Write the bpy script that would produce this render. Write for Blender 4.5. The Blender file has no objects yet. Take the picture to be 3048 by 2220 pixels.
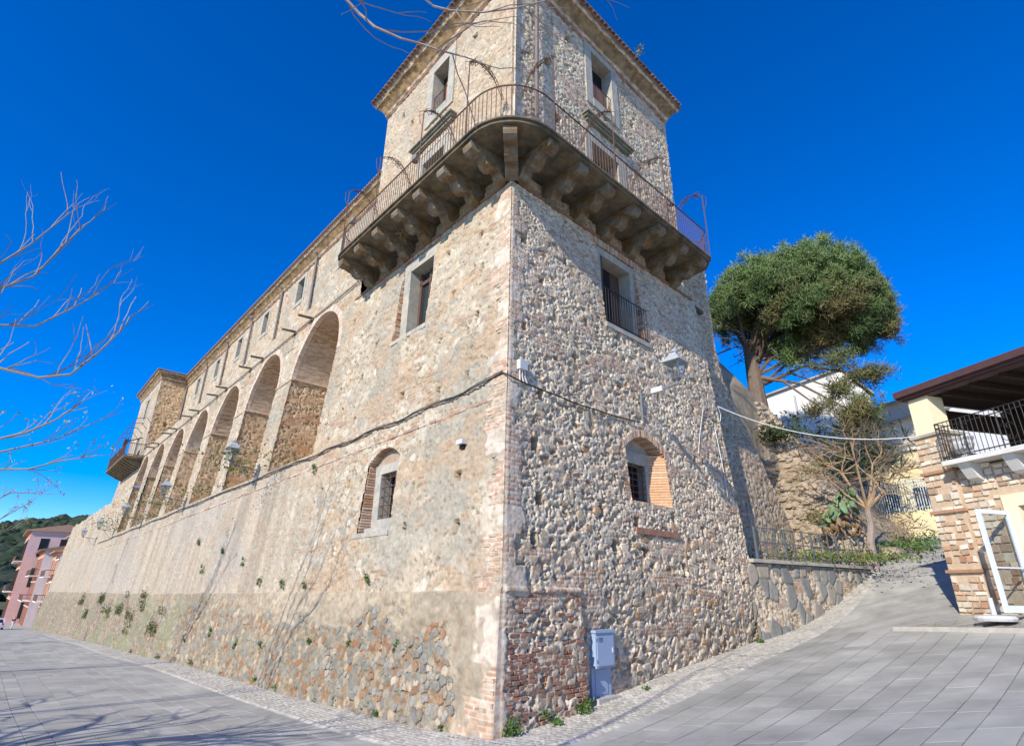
import bpy, bmesh, math, random
import numpy as np
from mathutils import Vector, Matrix

scene = bpy.context.scene
R_ = math.radians
# ------------------------------------------------------------------ camera
cam_d = bpy.data.cameras.new('camera'); cam = bpy.data.objects.new('camera', cam_d)
scene.collection.objects.link(cam); scene.camera = cam
cam_d.sensor_width = 36.0; cam_d.lens = 36.0 * 1640 / 3048; cam_d.clip_end = 3000; cam_d.clip_start = 0.05
_p, _r = R_(21.65), R_(0.75)
_F = Vector((0, math.cos(_p), math.sin(_p))); _X = Vector((1, 0, 0)); _Y = _X.cross(_F)
_Rt = _X * math.cos(_r) + _Y * math.sin(_r); _U = _Y * math.cos(_r) - _X * math.sin(_r)
cam.matrix_world = Matrix(((_Rt.x, _U.x, -_F.x, 0), (_Rt.y, _U.y, -_F.y, 0), (_Rt.z, _U.z, -_F.z, 2.14), (0, 0, 0, 1)))
# ------------------------------------------------------------------ sky, sun, exposure
SUN_AZ, SUN_EL = -147.6, 31.0       # azimuth clockwise from +Y, degrees
world = bpy.data.worlds.new('World'); scene.world = world; world.use_nodes = True
wn = world.node_tree; bg = wn.nodes['Background']
sky = wn.nodes.new('ShaderNodeTexSky'); sky.sky_type = 'NISHITA'; sky.sun_disc = False
sky.sun_elevation = R_(SUN_EL); sky.sun_rotation = R_(SUN_AZ); sky.altitude = 0
sky.air_density = 0.8; sky.dust_density = 0.0; sky.ozone_density = 4.5
hs = wn.nodes.new('ShaderNodeHueSaturation'); hs.inputs['Saturation'].default_value = 1.5; hs.inputs['Value'].default_value = 1.35; hs.inputs['Hue'].default_value = .515
wn.links.new(sky.outputs[0], hs.inputs['Color']); wn.links.new(hs.outputs[0], bg.inputs['Color'])
bg.inputs['Strength'].default_value = 0.15
sun_d = bpy.data.lights.new('sun', 'SUN'); sun_d.energy = 5.0; sun_d.angle = R_(0.5); sun_d.color = (1.0, 0.92, 0.79)
sun = bpy.data.objects.new('sun', sun_d); scene.collection.objects.link(sun)
_a, _e = R_(SUN_AZ), R_(SUN_EL)
sdir = Vector((math.sin(_a) * math.cos(_e), math.cos(_a) * math.cos(_e), math.sin(_e)))
sun.rotation_euler = (-sdir).to_track_quat('-Z', 'Y').to_euler(); sun.location = (-20, -20, 30)
scene.view_settings.view_transform = 'Standard'; scene.view_settings.look = 'None'
scene.view_settings.gamma = 1.0; scene.view_settings.use_curve_mapping = False
scene.view_settings.exposure = 0.3
scene.cycles.max_bounces = 6; scene.cycles.transparent_max_bounces = 8
random.seed(7); rng = np.random.default_rng(7)

# ------------------------------------------------------------------ frames of the castle
def azv(a): a = R_(a); return np.array([math.sin(a), math.cos(a), 0.0])
uL, uR = azv(-41.4), azv(46.6)
nL = np.array([-uL[1], uL[0], 0]); nR = np.array([uR[1], -uR[0], 0])
wc = (nL + nR) / (1 + nL @ nR)
C0 = np.array([-.13, 9.998, 0.0]); TB = .08; ZB = 12.0
Ct = C0 - wc * TB * ZB
KZ = np.array([0, 0, 1.0])
def PL(s, n, z): return C0 + np.multiply.outer(s, uL) + np.multiply.outer(n, nL) + np.multiply.outer(z, KZ)
def PR(s, n, z): return C0 + np.multiply.outer(s, uR) + np.multiply.outer(n, nR) + np.multiply.outer(z, KZ)
def PLU(s, o, z): return Ct + np.multiply.outer(s, uL) + np.multiply.outer(o, nL) + np.multiply.outer(z, KZ)
def PRU(s, o, z): return Ct + np.multiply.outer(s, uR) + np.multiply.outer(o, nR) + np.multiply.outer(z, KZ)
def wn_(z): return -TB * np.minimum(z, ZB)
def pol(az, r, z): return np.array([r * math.sin(R_(az)), r * math.cos(R_(az)), z])

# ------------------------------------------------------------------ small numpy noise kit
def _h(ix, iy, seed):
    with np.errstate(over='ignore'):
        x = (ix.astype(np.int64) * 374761393 + iy.astype(np.int64) * 668265263 + seed * 1274126177) & 0xffffffff
        x = ((x ^ (x >> 13)) * 1274126177) & 0xffffffff
        x = ((x ^ (x >> 16)) * 2246822519) & 0xffffffff
        x = x ^ (x >> 15)
    return x.astype(np.float64) / 4294967296.0
def vn(x, y, seed=0):
    x = np.asarray(x, float); y = np.asarray(y, float)
    ix = np.floor(x); iy = np.floor(y); fx = x - ix; fy = y - iy
    fx = fx * fx * (3 - 2 * fx); fy = fy * fy * (3 - 2 * fy)
    ix = ix.astype(np.int64); iy = iy.astype(np.int64)
    a = _h(ix, iy, seed); b = _h(ix + 1, iy, seed); c = _h(ix, iy + 1, seed); d = _h(ix + 1, iy + 1, seed)
    return (a * (1 - fx) + b * fx) * (1 - fy) + (c * (1 - fx) + d * fx) * fy
def fbm(x, y, seed=0, o=4):
    t = 0; a = .5
    for k in range(o): t = t + a * vn(x * 2 ** k, y * 2 ** k, seed + k * 17); a *= .5
    return t / (1 - .5 ** o)
def worley(x, y, seed=0, jit=.85):
    ix = np.floor(x).astype(np.int64); iy = np.floor(y).astype(np.int64)
    f1 = np.full(x.shape, 9.0); f2 = np.full(x.shape, 9.0); cx = np.zeros(x.shape, np.int64); cy = np.zeros(x.shape, np.int64)
    for dx in (-1, 0, 1):
        for dy in (-1, 0, 1):
            jx = ix + dx; jy = iy + dy
            px = jx + .5 + jit * (_h(jx, jy, seed) - .5); py = jy + .5 + jit * (_h(jx, jy, seed + 91) - .5)
            d = np.hypot(px - x, py - y)
            m = d < f1
            f2 = np.where(m, f1, np.minimum(f2, d)); cx = np.where(m, jx, cx); cy = np.where(m, jy, cy); f1 = np.where(m, d, f1)
    return f1, f2 - f1, cx, cy
def sstep(a, b, x): t = np.clip((x - a) / (b - a), 0, 1); return t * t * (3 - 2 * t)
def mixc(a, b, t): return a * (1 - t[..., None]) + b * t[..., None]
def pick(r, pal):
    pal = np.array(pal); return pal[np.minimum((r * len(pal)).astype(int), len(pal) - 1)]

# ------------------------------------------------------------------ materials
def mat(name, col=(.5, .5, .5), rough=.85, noise=(4, .25), bump=(30, .2), attr=False, metal=0.0, spec=.3, rnd=0.0, col2=None):
    m = bpy.data.materials.new(name); m.use_nodes = True; t = m.node_tree; N = t.nodes; L = t.links
    b = N['Principled BSDF']; b.inputs['Roughness'].default_value = rough; b.inputs['Metallic'].default_value = metal
    b.inputs['Specular IOR Level'].default_value = spec
    geo = N.new('ShaderNodeNewGeometry')
    if attr:
        a = N.new('ShaderNodeAttribute'); a.attribute_name = 'Col'; src = a.outputs['Color']
    else:
        c = N.new('ShaderNodeRGB'); c.outputs[0].default_value = (*col, 1); src = c.outputs[0]
    if col2 is not None:
        n2 = N.new('ShaderNodeTexNoise'); n2.inputs['Scale'].default_value = noise[0] * .45; n2.inputs['Detail'].default_value = 5
        L.new(geo.outputs['Position'], n2.inputs['Vector'])
        rp = N.new('ShaderNodeMapRange'); rp.inputs[1].default_value = .42; rp.inputs[2].default_value = .62
        L.new(n2.outputs['Fac'], rp.inputs[0])
        mx2 = N.new('ShaderNodeMix'); mx2.data_type = 'RGBA'; L.new(rp.outputs[0], mx2.inputs['Factor'])
        L.new(src, mx2.inputs['A']); mx2.inputs['B'].default_value = (*col2, 1); src = mx2.outputs['Result']
    n = N.new('ShaderNodeTexNoise'); n.inputs['Scale'].default_value = noise[0]; n.inputs['Detail'].default_value = 6; n.inputs['Roughness'].default_value = .65
    L.new(geo.outputs['Position'], n.inputs['Vector'])
    mr = N.new('ShaderNodeMapRange'); mr.inputs[1].default_value = .25; mr.inputs[2].default_value = .75
    mr.inputs[3].default_value = 1 - noise[1]; mr.inputs[4].default_value = 1 + noise[1]
    L.new(n.outputs['Fac'], mr.inputs[0]); fac = mr.outputs[0]
    if rnd:
        oi = N.new('ShaderNodeObjectInfo'); mr2 = N.new('ShaderNodeMapRange'); mr2.inputs[3].default_value = 1 - rnd; mr2.inputs[4].default_value = 1 + rnd
        L.new(oi.outputs['Random'], mr2.inputs[0]); mm = N.new('ShaderNodeMath'); mm.operation = 'MULTIPLY'
        L.new(fac, mm.inputs[0]); L.new(mr2.outputs[0], mm.inputs[1]); fac = mm.outputs[0]
    vm = N.new('ShaderNodeVectorMath'); vm.operation = 'SCALE'
    L.new(src, vm.inputs[0]); L.new(fac, vm.inputs['Scale']); L.new(vm.outputs[0], b.inputs['Base Color'])
    if bump and bump[1] > 0:
        n3 = N.new('ShaderNodeTexNoise'); n3.inputs['Scale'].default_value = bump[0]; n3.inputs['Detail'].default_value = 5
        L.new(geo.outputs['Position'], n3.inputs['Vector'])
        bp = N.new('ShaderNodeBump'); bp.inputs['Strength'].default_value = bump[1]; bp.inputs['Distance'].default_value = .02
        L.new(n3.outputs['Fac'], bp.inputs['Height']); L.new(bp.outputs[0], b.inputs['Normal'])
    return m
M = {}
M['wall'] = mat('rubble_masonry', attr=True, noise=(9, .22), bump=(45, .35), rough=.95, spec=.1)
M['stone'] = mat('rubble_stone', (.42, .325, .22), noise=(10, .3), bump=(40, .4), rnd=.3, rough=.92, col2=(.33, .31, .28))
M['stone_grey'] = mat('grey_rubble_stone', (.37, .335, .275), noise=(10, .3), bump=(40, .4), rnd=.25, rough=.92)
M['stone_pale'] = mat('pale_rubble_stone', (.56, .46, .34), noise=(10, .25), bump=(40, .4), rnd=.2, rough=.92)
M['stone_rust'] = mat('rusty_rubble_stone', (.38, .24, .13), noise=(10, .3), bump=(40, .4), rnd=.25, rough=.92)
M['brick_red'] = mat('red_brick', (.34, .15, .09), noise=(14, .3), bump=(50, .4), rnd=.3, rough=.93, col2=(.30, .21, .15))
M['brick_tan'] = mat('tan_brick', (.44, .31, .215), noise=(14, .3), bump=(50, .4), rnd=.25, rough=.93, col2=(.46, .39, .30))
M['brickwork'] = mat('brickwork_tint', attr=True, noise=(16, .25), bump=(50, .4), rough=.93)
M['trim'] = mat('weathered_trim_stone', (.41, .375, .30), noise=(6, .22), bump=(60, .25), col2=(.33, .32, .28))
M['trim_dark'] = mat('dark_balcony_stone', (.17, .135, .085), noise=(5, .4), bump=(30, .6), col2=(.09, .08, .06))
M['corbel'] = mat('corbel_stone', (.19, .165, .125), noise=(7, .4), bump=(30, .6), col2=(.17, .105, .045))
M['cornice'] = mat('cornice_plaster_brick', attr=True, noise=(10, .3), bump=(40, .4))
M['tile'] = mat('roof_tile', (.30, .19, .13), noise=(8, .3), bump=(40, .3), rnd=.3)
M['iron'] = mat('rusted_iron', (.12, .065, .045), rough=.7, noise=(20, .35), bump=(80, .2))
M['iron_dark'] = mat('dark_iron', (.03, .027, .026), rough=.6, noise=(20, .3), bump=(80, .1))
M['lead'] = mat('weathered_pipe_metal', (.16, .135, .125), rough=.6, noise=(12, .3), bump=(60, .1))
M['wood'] = mat('old_brown_wood', (.10, .06, .045), noise=(12, .3), bump=(40, .2))
M['wood_red'] = mat('faded_red_board', (.42, .20, .14), noise=(10, .25), bump=(40, .2))
M['dark'] = mat('dark_interior', (.012, .011, .010), noise=(4, .2), bump=None)
M['render'] = mat('pale_render', (.62, .52, .40), noise=(5, .15), bump=(50, .2))

def glass_mat(name, tint=(.02, .03, .035), rough=.06):
    m = bpy.data.materials.new(name); m.use_nodes = True; b = m.node_tree.nodes['Principled BSDF']
    b.inputs['Base Color'].default_value = (*tint, 1); b.inputs['Roughness'].default_value = rough; b.inputs['Specular IOR Level'].default_value = .6
    return m
M['glass'] = glass_mat('dark_window_glass')

# ------------------------------------------------------------------ mesh building
COL = scene.collection
def link(name, me, m=None, parent=None, world_space=True):
    o = bpy.data.objects.new(name, me); COL.objects.link(o)
    if m is not None and me is not None and not me.materials: me.materials.append(m)
    if parent is not None:
        o.parent = parent
        if world_space:
            T = parent.location.copy() if parent.parent is None else Vector((0, 0, 0))
            o.matrix_parent_inverse = Matrix.Translation(-T)
    return o
def thing(name, label, cat, loc=(0, 0, 0), group=None, rotz=0.0):
    o = bpy.data.objects.new(name, None); COL.objects.link(o); o.location = Vector([float(v) for v in loc]); o.rotation_euler = (0, 0, rotz)
    o.empty_display_size = .2
    return tag(o, label, cat, group)
def tag(o, label, cat, group=None):
    o['label'] = label; o['category'] = cat
    if group: o['group'] = group
    return o
def struct(o): o['kind'] = 'structure'; return o
def stuff(o): o['kind'] = 'stuff'; return o
class MB:
    def __init__(s): s.v = []; s.f = []; s.c = []
    def add(s, vs, fs, col=None):
        k = len(s.v); s.v += [tuple(float(a) for a in v) for v in vs]; s.f += [tuple(i + k for i in f) for f in fs]
        s.c += [col or (1, 1, 1)] * len(vs)
    def hexa(s, p, col=None):      # 8 corners: bottom 4 (ccw), top 4
        s.add(p, [(3, 2, 1, 0), (4, 5, 6, 7), (0, 1, 5, 4), (1, 2, 6, 5), (2, 3, 7, 6), (3, 0, 4, 7)], col)
    def fbox(s, P, a, b, c, col=None):  # box in a frame: P(s,n,z), ranges a,b,c
        (s0, s1), (n0, n1), (z0, z1) = a, b, c
        s.hexa([P(*q) for q in ((s0, n0, z0), (s1, n0, z0), (s1, n1, z0), (s0, n1, z0), (s0, n0, z1), (s1, n0, z1), (s1, n1, z1), (s0, n1, z1))], col)
    def box(s, c, h, ax=None, col=None):
        c = np.array(c, float); ax = ax or (np.array([1, 0, 0.]), np.array([0, 1, 0.]), KZ)
        q = [(-1, -1, -1), (1, -1, -1), (1, 1, -1), (-1, 1, -1), (-1, -1, 1), (1, -1, 1), (1, 1, 1), (-1, 1, 1)]
        s.hexa([c + sum(ax[i] * h[i] * k[i] for i in range(3)) for k in q], col)
    def tube(s, pts, r, n=6, col=None, caps=True):
        pts = [np.array(p, float) for p in pts]; m = len(pts)
        rr = r if hasattr(r, '__len__') else [r] * m
        vs = []; fs = []; prev = None
        for i, p in enumerate(pts):
            d = pts[min(i + 1, m - 1)] - pts[max(i - 1, 0)]; d = d / (np.linalg.norm(d) + 1e-9)
            if prev is None:
                a = np.cross(d, KZ if abs(d[2]) < .9 else np.array([1, 0, 0.]))
            else: a = prev - d * (prev @ d)
            a = a / (np.linalg.norm(a) + 1e-9); prev = a; b = np.cross(d, a)
            for k in range(n):
                t = 2 * math.pi * k / n; vs.append(p + rr[i] * (a * math.cos(t) + b * math.sin(t)))
        for i in range(m - 1):
            for k in range(n):
                fs.append((i * n + k, i * n + (k + 1) % n, (i + 1) * n + (k + 1) % n, (i + 1) * n + k))
        if caps: fs.append(tuple(range(n - 1, -1, -1))); fs.append(tuple((m - 1) * n + k for k in range(n)))
        s.add(vs, fs, col)
    def lathe(s, c, prof, n=12, col=None, ax=None):
        ax = ax or (np.array([1, 0, 0.]), np.array([0, 1, 0.]), KZ); c = np.array(c, float); vs = []; fs = []
        for r, z in prof:
            for k in range(n):
                t = 2 * math.pi * k / n; vs.append(c + ax[0] * r * math.cos(t) + ax[1] * r * math.sin(t) + ax[2] * z)
        for i in range(len(prof) - 1):
            for k in range(n): fs.append((i * n + k, i * n + (k + 1) % n, (i + 1) * n + (k + 1) % n, (i + 1) * n + k))
        fs.append(tuple(range(n - 1, -1, -1))); fs.append(tuple((len(prof) - 1) * n + k for k in range(n)))
        s.add(vs, fs, col)
    def mesh(s, name, attr=False, smooth=False):
        me = bpy.data.meshes.new(name); me.from_pydata(s.v, [], s.f)
        if attr:
            a = me.color_attributes.new('Col', 'FLOAT_COLOR', 'POINT'); c = np.ones((len(s.v), 4)); c[:, :3] = np.array(s.c); a.data.foreach_set('color', c.ravel())
        if smooth: me.polygons.foreach_set('use_smooth', [True] * len(me.polygons))
        me.update(); return me
    def build(s, name, m, parent=None, attr=False, smooth=False, world_space=True):
        return link(name, s.mesh(name, attr, smooth), m, parent, world_space)
def grid_mesh(name, V, keep=None, col=None, smooth=False, flip=False):
    r, c = V.shape[:2]; idx = np.arange(r * c).reshape(r, c)
    q = np.stack([idx[:-1, :-1], idx[:-1, 1:], idx[1:, 1:], idx[1:, :-1]], -1).reshape(-1, 4)
    if keep is not None: q = q[keep.ravel()]
    if flip: q = q[:, ::-1]
    used = np.zeros(r * c, bool); used[q.ravel()] = True; rem = np.cumsum(used) - 1
    P = V.reshape(-1, 3)[used]; q = rem[q]
    me = bpy.data.meshes.new(name); me.vertices.add(len(P)); me.vertices.foreach_set('co', P.astype(np.float32).ravel())
    me.loops.add(q.size); me.loops.foreach_set('vertex_index', q.astype(np.int32).ravel())
    me.polygons.add(len(q)); me.polygons.foreach_set('loop_start', np.arange(0, q.size, 4, dtype=np.int32)); me.polygons.foreach_set('loop_total', np.full(len(q), 4, np.int32))
    if smooth: me.polygons.foreach_set('use_smooth', np.ones(len(q), bool))
    me.update(calc_edges=True)
    if col is not None:
        a = me.color_attributes.new('Col', 'FLOAT_COLOR', 'POINT'); cc = np.ones((len(P), 4), np.float32); cc[:, :3] = col.reshape(-1, 3)[used]; a.data.foreach_set('color', cc.ravel())
    return me

M['scarp_a'] = mat('tan_scarp_stone', (.29, .24, .175), noise=(10, .35), bump=(40, .5), rnd=.25, rough=.92, col2=(.24, .21, .165))
M['scarp_b'] = mat('grey_scarp_stone', (.215, .21, .185), noise=(10, .35), bump=(40, .5), rnd=.25, rough=.92, col2=(.26, .24, .20))
M['scarp_c'] = mat('cream_scarp_stone', (.385, .325, .245), noise=(10, .3), bump=(40, .5), rnd=.2, rough=.92)
M['scarp_d'] = mat('ruddy_scarp_stone', (.27, .165, .10), noise=(10, .3), bump=(40, .5), rnd=.25, rough=.92)
M['hood'] = mat('mossy_hood_stone', (.27, .255, .20), noise=(6, .3), bump=(40, .3), col2=(.19, .19, .14))
# ================================================================== GROUND
GC = []
for s, z in ((0, 0), (3.4, -.21), (9.1, -.38), (18.5, -.60), (27, -.94), (45, -1.5), (72, -2.4), (97, -3.4)):
    for n, dz in ((.15, 0), (7, .06), (13, .12)):
        if s < 9 and n > 1: continue
        q = PL(s, n, z + dz); GC.append(tuple(q))
for s, z in ((2.2, .15), (3.6, .27), (5.9, .57), (10.3, .99)): GC.append(tuple(PR(s, 0, z)))
GC += [tuple(pol(*a)) for a in ((25.3, 20, 1.2), (27.8, 22, 1.76), (31.4, 24.5, 2.85), (37, 18, 1.78), (40.4, 15.5, 1.55), (37.1, 27, 3.72), (39, 40, 6.4), (20.1, 8.6, .40), (38.6, 6.9, 1.0))]
GC += [(0, 0, .5), (-7.6, 9.8, -.10), (12, 0, 1.9), (-15, 0, .1), (0, -10, .7), (22, 12, 3.2), (-40, 30, -.8), (-80, 60, -2.6)]
GC = np.array(GC)
def tps_fit(P):
    n = len(P); d = np.linalg.norm(P[:, None, :2] - P[None, :, :2], axis=-1)
    K = np.where(d > 0, d * d * np.log(d + 1e-12), 0) + np.eye(n) * 3.0
    A = np.zeros((n + 3, n + 3)); A[:n, :n] = K; A[:n, n] = 1; A[:n, n + 1:] = P[:, :2]; A[n, :n] = 1; A[n + 1:, :n] = P[:, :2].T
    return np.linalg.solve(A, np.concatenate([P[:, 2], np.zeros(3)]))
def tps_eval(P, w, x, y):
    x = np.asarray(x, float); y = np.asarray(y, float); out = w[len(P)] + w[len(P) + 1] * x + w[len(P) + 2] * y
    for i in range(len(P)):
        d2 = (x - P[i, 0]) ** 2 + (y - P[i, 1]) ** 2
        out = out + w[i] * .5 * np.where(d2 > 0, d2 * np.log(d2 + 1e-12), 0)
    return out
GW = tps_fit(GC)
def G(x, y):
    x = np.asarray(x, float); y = np.asarray(y, float)
    r = np.hypot(x, y); z = tps_eval(GC, GW, x, y)
    return z * (1 - sstep(125, 190, r)) + (-4.0) * sstep(125, 190, r)
def gz(p): return float(G(p[0], p[1]))
M['ground'] = mat('ground_mortar', (.40, .39, .345), noise=(1.6, .28), bump=(25, .5), col2=(.32, .312, .28))
ax = np.concatenate([np.linspace(-420, -90, 18)[:-1], np.linspace(-90, -24, 40)[:-1], np.linspace(-24, 26, 126)[:-1], np.linspace(26, 420, 40)])
ay = np.concatenate([np.linspace(-60, -8, 14)[:-1], np.linspace(-8, 40, 121)[:-1], np.linspace(40, 130, 46)[:-1], np.linspace(130, 700, 30)])
X, Y = np.meshgrid(ax, ay); Zg = G(X, Y)
ground = struct(link('ground', grid_mesh('ground', np.stack([X, Y, Zg], -1), smooth=True), M['ground']))

# paving slabs in two directions (the street along the left wall, the lane up along the right wall)
M['slab'] = mat('basalt_paving', (.375, .37, .33), noise=(1.1, .24), bump=(60, .3), rnd=.10, rough=.8, col2=(.31, .306, .275))
M['slab_far'] = mat('basalt_paving_run', attr=True, noise=(.6, .26), bump=(60, .3), rough=.8)
pave = struct(bpy.data.objects.new('pavement', None)); COL.objects.link(pave)
slabs = []
def slab_zone(u, n, side):
    rows = [1.32]
    while rows[-1] < 15.5: rows.append(rows[-1] + random.choice((.34, .40, .40, .46, .55)))
    for ri in range(len(rows) - 1):
        n0 = rows[ri]; wd = rows[ri + 1] - n0
        s = -16.0 + random.random()
        smax = 66 if side == 'L' else 24
        while s < smax:
            ln = random.uniform(.45, 1.05)
            if s > 26: ln *= 2
            c = C0 + u * (s + ln / 2) + n * (n0 + wd / 2)
            d = c - C0; nl = d @ nL; nr = d @ nR
            ok = (nl > nr + .02) if side == 'L' else (nr > nl + .02)
            r = math.hypot(c[0], c[1]); a = math.degrees(math.atan2(c[0], c[1]))
            if ok and r < 75 and (abs(a) < 62 or r < 6) and c[1] > -3:
                if side == 'R' and (s + ln > 10.4 or (a > 33 and r > 16.8 and c[0] > 10.6)): s += ln; continue
                slabs.append((r if (abs(a) < 44 and r > 8) else 60 + r, u, n, s, ln, n0, wd, side))
            s += ln
slab_zone(uL, nL, 'L'); slab_zone(uR, nR, 'R')
slabs.sort(key=lambda t: t[0])
far = MB()
for i, (key, u, n, s, ln, n0, wd, side) in enumerate(slabs):
    g = .0065; e = .012 + (.004 if side == 'R' else 0) + random.uniform(-.002, .002)
    q = [C0 + u * (s + a) + n * (n0 + b) for a, b in ((g, g), (ln - g, g), (ln - g, wd - g), (g, wd - g))]
    top = [np.array([p[0], p[1], gz(p) + e]) for p in q]
    bot = [t - np.array([0, 0, .06]) for t in top]
    if i < 290:
        c = sum(top) / 4; b = MB(); b.hexa([p - c for p in bot] + [p - c for p in top])
        o = link('paving_slab', b.mesh('paving_slab'), M['slab'], pave, False); o.location = Vector(c)
    else:
        k = random.uniform(.84, 1.1); far.hexa(bot + top, (.365 * k, .36 * k, .322 * k))
stuff(far.build('paving_slabs', M['slab_far'], pave, attr=True))

# cobbled gutter strips along both walls
M['cobble'] = mat('cobble_setts', attr=True, noise=(8, .25), bump=(50, .3), rough=.85)
def cobbles(P, smin, smax, n0, n1, rs, rn, seed, warp=None):
    s = np.arange(smin, smax, rs); n = np.arange(n0, n1 + rn, rn); S, Nn = np.meshgrid(s, n)
    f1, e, cx, cy = worley(S / .125, Nn / .115, seed, .45)
    h = .030 * sstep(.04, .3, e) + .004 * vn(S / .03, Nn / .03, 3)
    edge = np.minimum(1, (n1 - Nn) / .06).clip(0, 1)
    W = P(S, Nn, S * 0); z = G(W[..., 0], W[..., 1]); W[..., 2] = z + .004 + h * edge
    base = np.array([.42, .40, .345]); cc = base * (.8 + .4 * _h(cx, cy, seed))[..., None]
    cc = mixc(np.array([.44, .415, .36]) + 0 * cc, cc, sstep(.05, .2, e))
    cc = cc * (.85 + .3 * fbm(S / .8, Nn / .8, seed))[..., None]
    return grid_mesh('cobble', W, None, cc)
stuff(link('cobble_strip', cobbles(PL, -.9, 17, -.15, 1.3, .03, .03, 11), M['cobble'], pave))
stuff(link('cobble_strip', cobbles(PL, 17, 66, -.15, 1.3, .1, .08, 12), M['cobble'], pave))
stuff(link('cobble_strip', cobbles(PR, -.3, 17.5, -.9, 1.3, .03, .03, 13), M['cobble'], pave))

# ================================================================== CASTLE
castle = thing('castle', 'large pale rubble-stone castle with corner tower, wrap-around stone balcony and arcaded wing', 'castle', C0)
MORT = np.array([.56, .47, .375]); MORT_G = np.array([.70, .595, .44])
PAL_R = [(.35, .25, .16), (.28, .19, .115), (.39, .31, .215), (.36, .245, .145), (.29, .26, .215), (.43, .355, .26), (.28, .15, .075), (.46, .385, .29), (.33, .25, .165), (.22, .175, .13)]
PAL_S = [(.27, .265, .24), (.34, .30, .24), (.24, .245, .225), (.42, .34, .25), (.50, .42, .32), (.30, .22, .15), (.30, .29, .26), (.35, .31, .25), (.26, .265, .25), (.33, .18, .11), (.29, .28, .25), (.36, .33, .28)]
PAL_L = [(.62, .51, .40), (.50, .41, .32), (.56, .46, .36), (.66, .58, .48), (.40, .37, .32), (.50, .34, .22), (.68, .61, .52), (.54, .44, .33), (.44, .35, .26), (.36, .34, .31)]
HOLES_L, HOLES_R = [], []
hr = random.Random(5)
for z in (3.2, 4.6, 6.9, 8.1, 9.5, 10.8):
    for s in np.arange(1.6, 10, 1.9): HOLES_L.append((s + hr.uniform(-.5, .5), z + hr.uniform(-.3, .3), hr.uniform(.05, .08), hr.uniform(.07, .11)))
for z in (2.9, 3.7, 4.9, 6.0, 7.5, 9.0, 10.4):
    for s in np.arange(1.4, 10, 1.7): HOLES_R.append((s + hr.uniform(-.5, .5), z + hr.uniform(-.3, .3), hr.uniform(.05, .085), hr.uniform(.07, .12)))
def punch(S, Z, h, holes, depth=.34, col=None):
    m = np.zeros(S.shape)
    for s, z, a, b in holes:
        a = a * 1.35; b = b * 1.3
        k = (np.abs(S - s + .03 * (vn(Z / .06, S / .06, 3) - .5)) < a) & (np.abs(Z - z + .05 * (vn(S / .06, Z / .06, 4) - .5)) < b); m[k] = 1
    if col is not None: col[m > 0] = (.17, .12, .075)
    return np.where(m > 0, -depth, h)
def brickpat(S, Z, seed):
    row = np.floor(Z / .078).astype(np.int64); fz = Z / .078 - row; bx = S / .23 + .5 * (row % 2) + .3 * _h(row, row * 0, seed); fx = bx - np.floor(bx)
    j = sstep(0, .22, fz) * sstep(1, .78, fz) * sstep(0, .08, fx) * sstep(1, .92, fx); rr = _h(row, np.floor(bx).astype(np.int64), seed + 1)
    return j, rr, pick(rr, [(.43, .27, .175), (.38, .22, .135), (.47, .34, .24), (.34, .19, .12), (.49, .39, .29)])
def rough_field(S, Z, seed):
    """coarse rubble: brown stones, many of them sunk, in fat proud pale pointing"""
    wx = (fbm(S / .35, Z / .35, seed + 3, 4) - .5) * .26; wz = (fbm(S / .35, Z / .35, seed + 4, 4) - .5) * .20
    f1, e, cx, cy = worley((S + wx) / .185, (Z + wz) / .125, seed, .97)
    r1 = _h(cx, cy, seed + 5); r2 = _h(cx, cy, seed + 6); r3 = _h(cx, cy, seed + 7)
    g1, e2, dx, dy = worley((S + .5 * wx) / .085, (Z + .5 * wz) / .062, seed + 20, .97)
    q1 = _h(dx, dy, seed + 25); q2 = _h(dx, dy, seed + 26)
    zone = fbm(S / 1.6, Z / 1.2, seed + 31, 3)                      # some areas coarse, some fine
    ins = sstep(.05, .13, e); coarse = (r1 > .25 + .5 * sstep(.6, .35, zone)).astype(float)
    proud = ins * (r2 > .70) * coarse; sunk = ins * (r2 < .34) * coarse; flush = ins * (r2 >= .34) * (r2 <= .70) * coarse
    fine = (1 - coarse); s2 = sstep(.05, .19, e2); pit = s2 * (q2 < .36); knob = s2 * (q2 > .70)
    lump = fbm(S / .05, Z / .05, seed + 8, 3); lump2 = fbm(S / .13, Z / .10, seed + 10, 3)
    h = .019 * proud * (.5 + r3) - .034 * sunk + .006 * flush + (.014 * knob - .036 * pit) * (fine + .45 * (1 - ins)) + .016 * (lump - .5) + .018 * (lump2 - .5) + .03 * (fbm(S / .6, Z / .6, seed + 9, 3) - .5)
    col = np.broadcast_to(MORT_G, S.shape + (3,)) * (.80 + .38 * lump2)[..., None]
    col = mixc(col, pick(q1, PAL_R), s2 * np.where(q2 < .36, .85, np.where(q2 > .70, .6, .25)) * (fine + .35 * (1 - ins)))
    col = mixc(col, pick(r3, PAL_R) * (.8 + .4 * lump)[..., None], ins * coarse * np.where(r2 > .34, .7, .9))
    col = col * (.78 + .44 * fbm(S / 1.3, Z / 1.3, seed + 11, 4))[..., None]
    bj, br, bc = brickpat(S, Z + .05 * np.sin(S * .9), seed + 80); bm = sstep(.60, .66, fbm(S / .9, Z / .35, seed + 82, 4)); h = h * (1 - .7 * bm) + bm * (.016 * bj - .008 + .01 * br); col = mixc(col, mixc(MORT_G + 0 * col, bc, bj), bm * .8); proud = proud * (bm < .3)
    return h, col, e, cx, cy, proud
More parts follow.
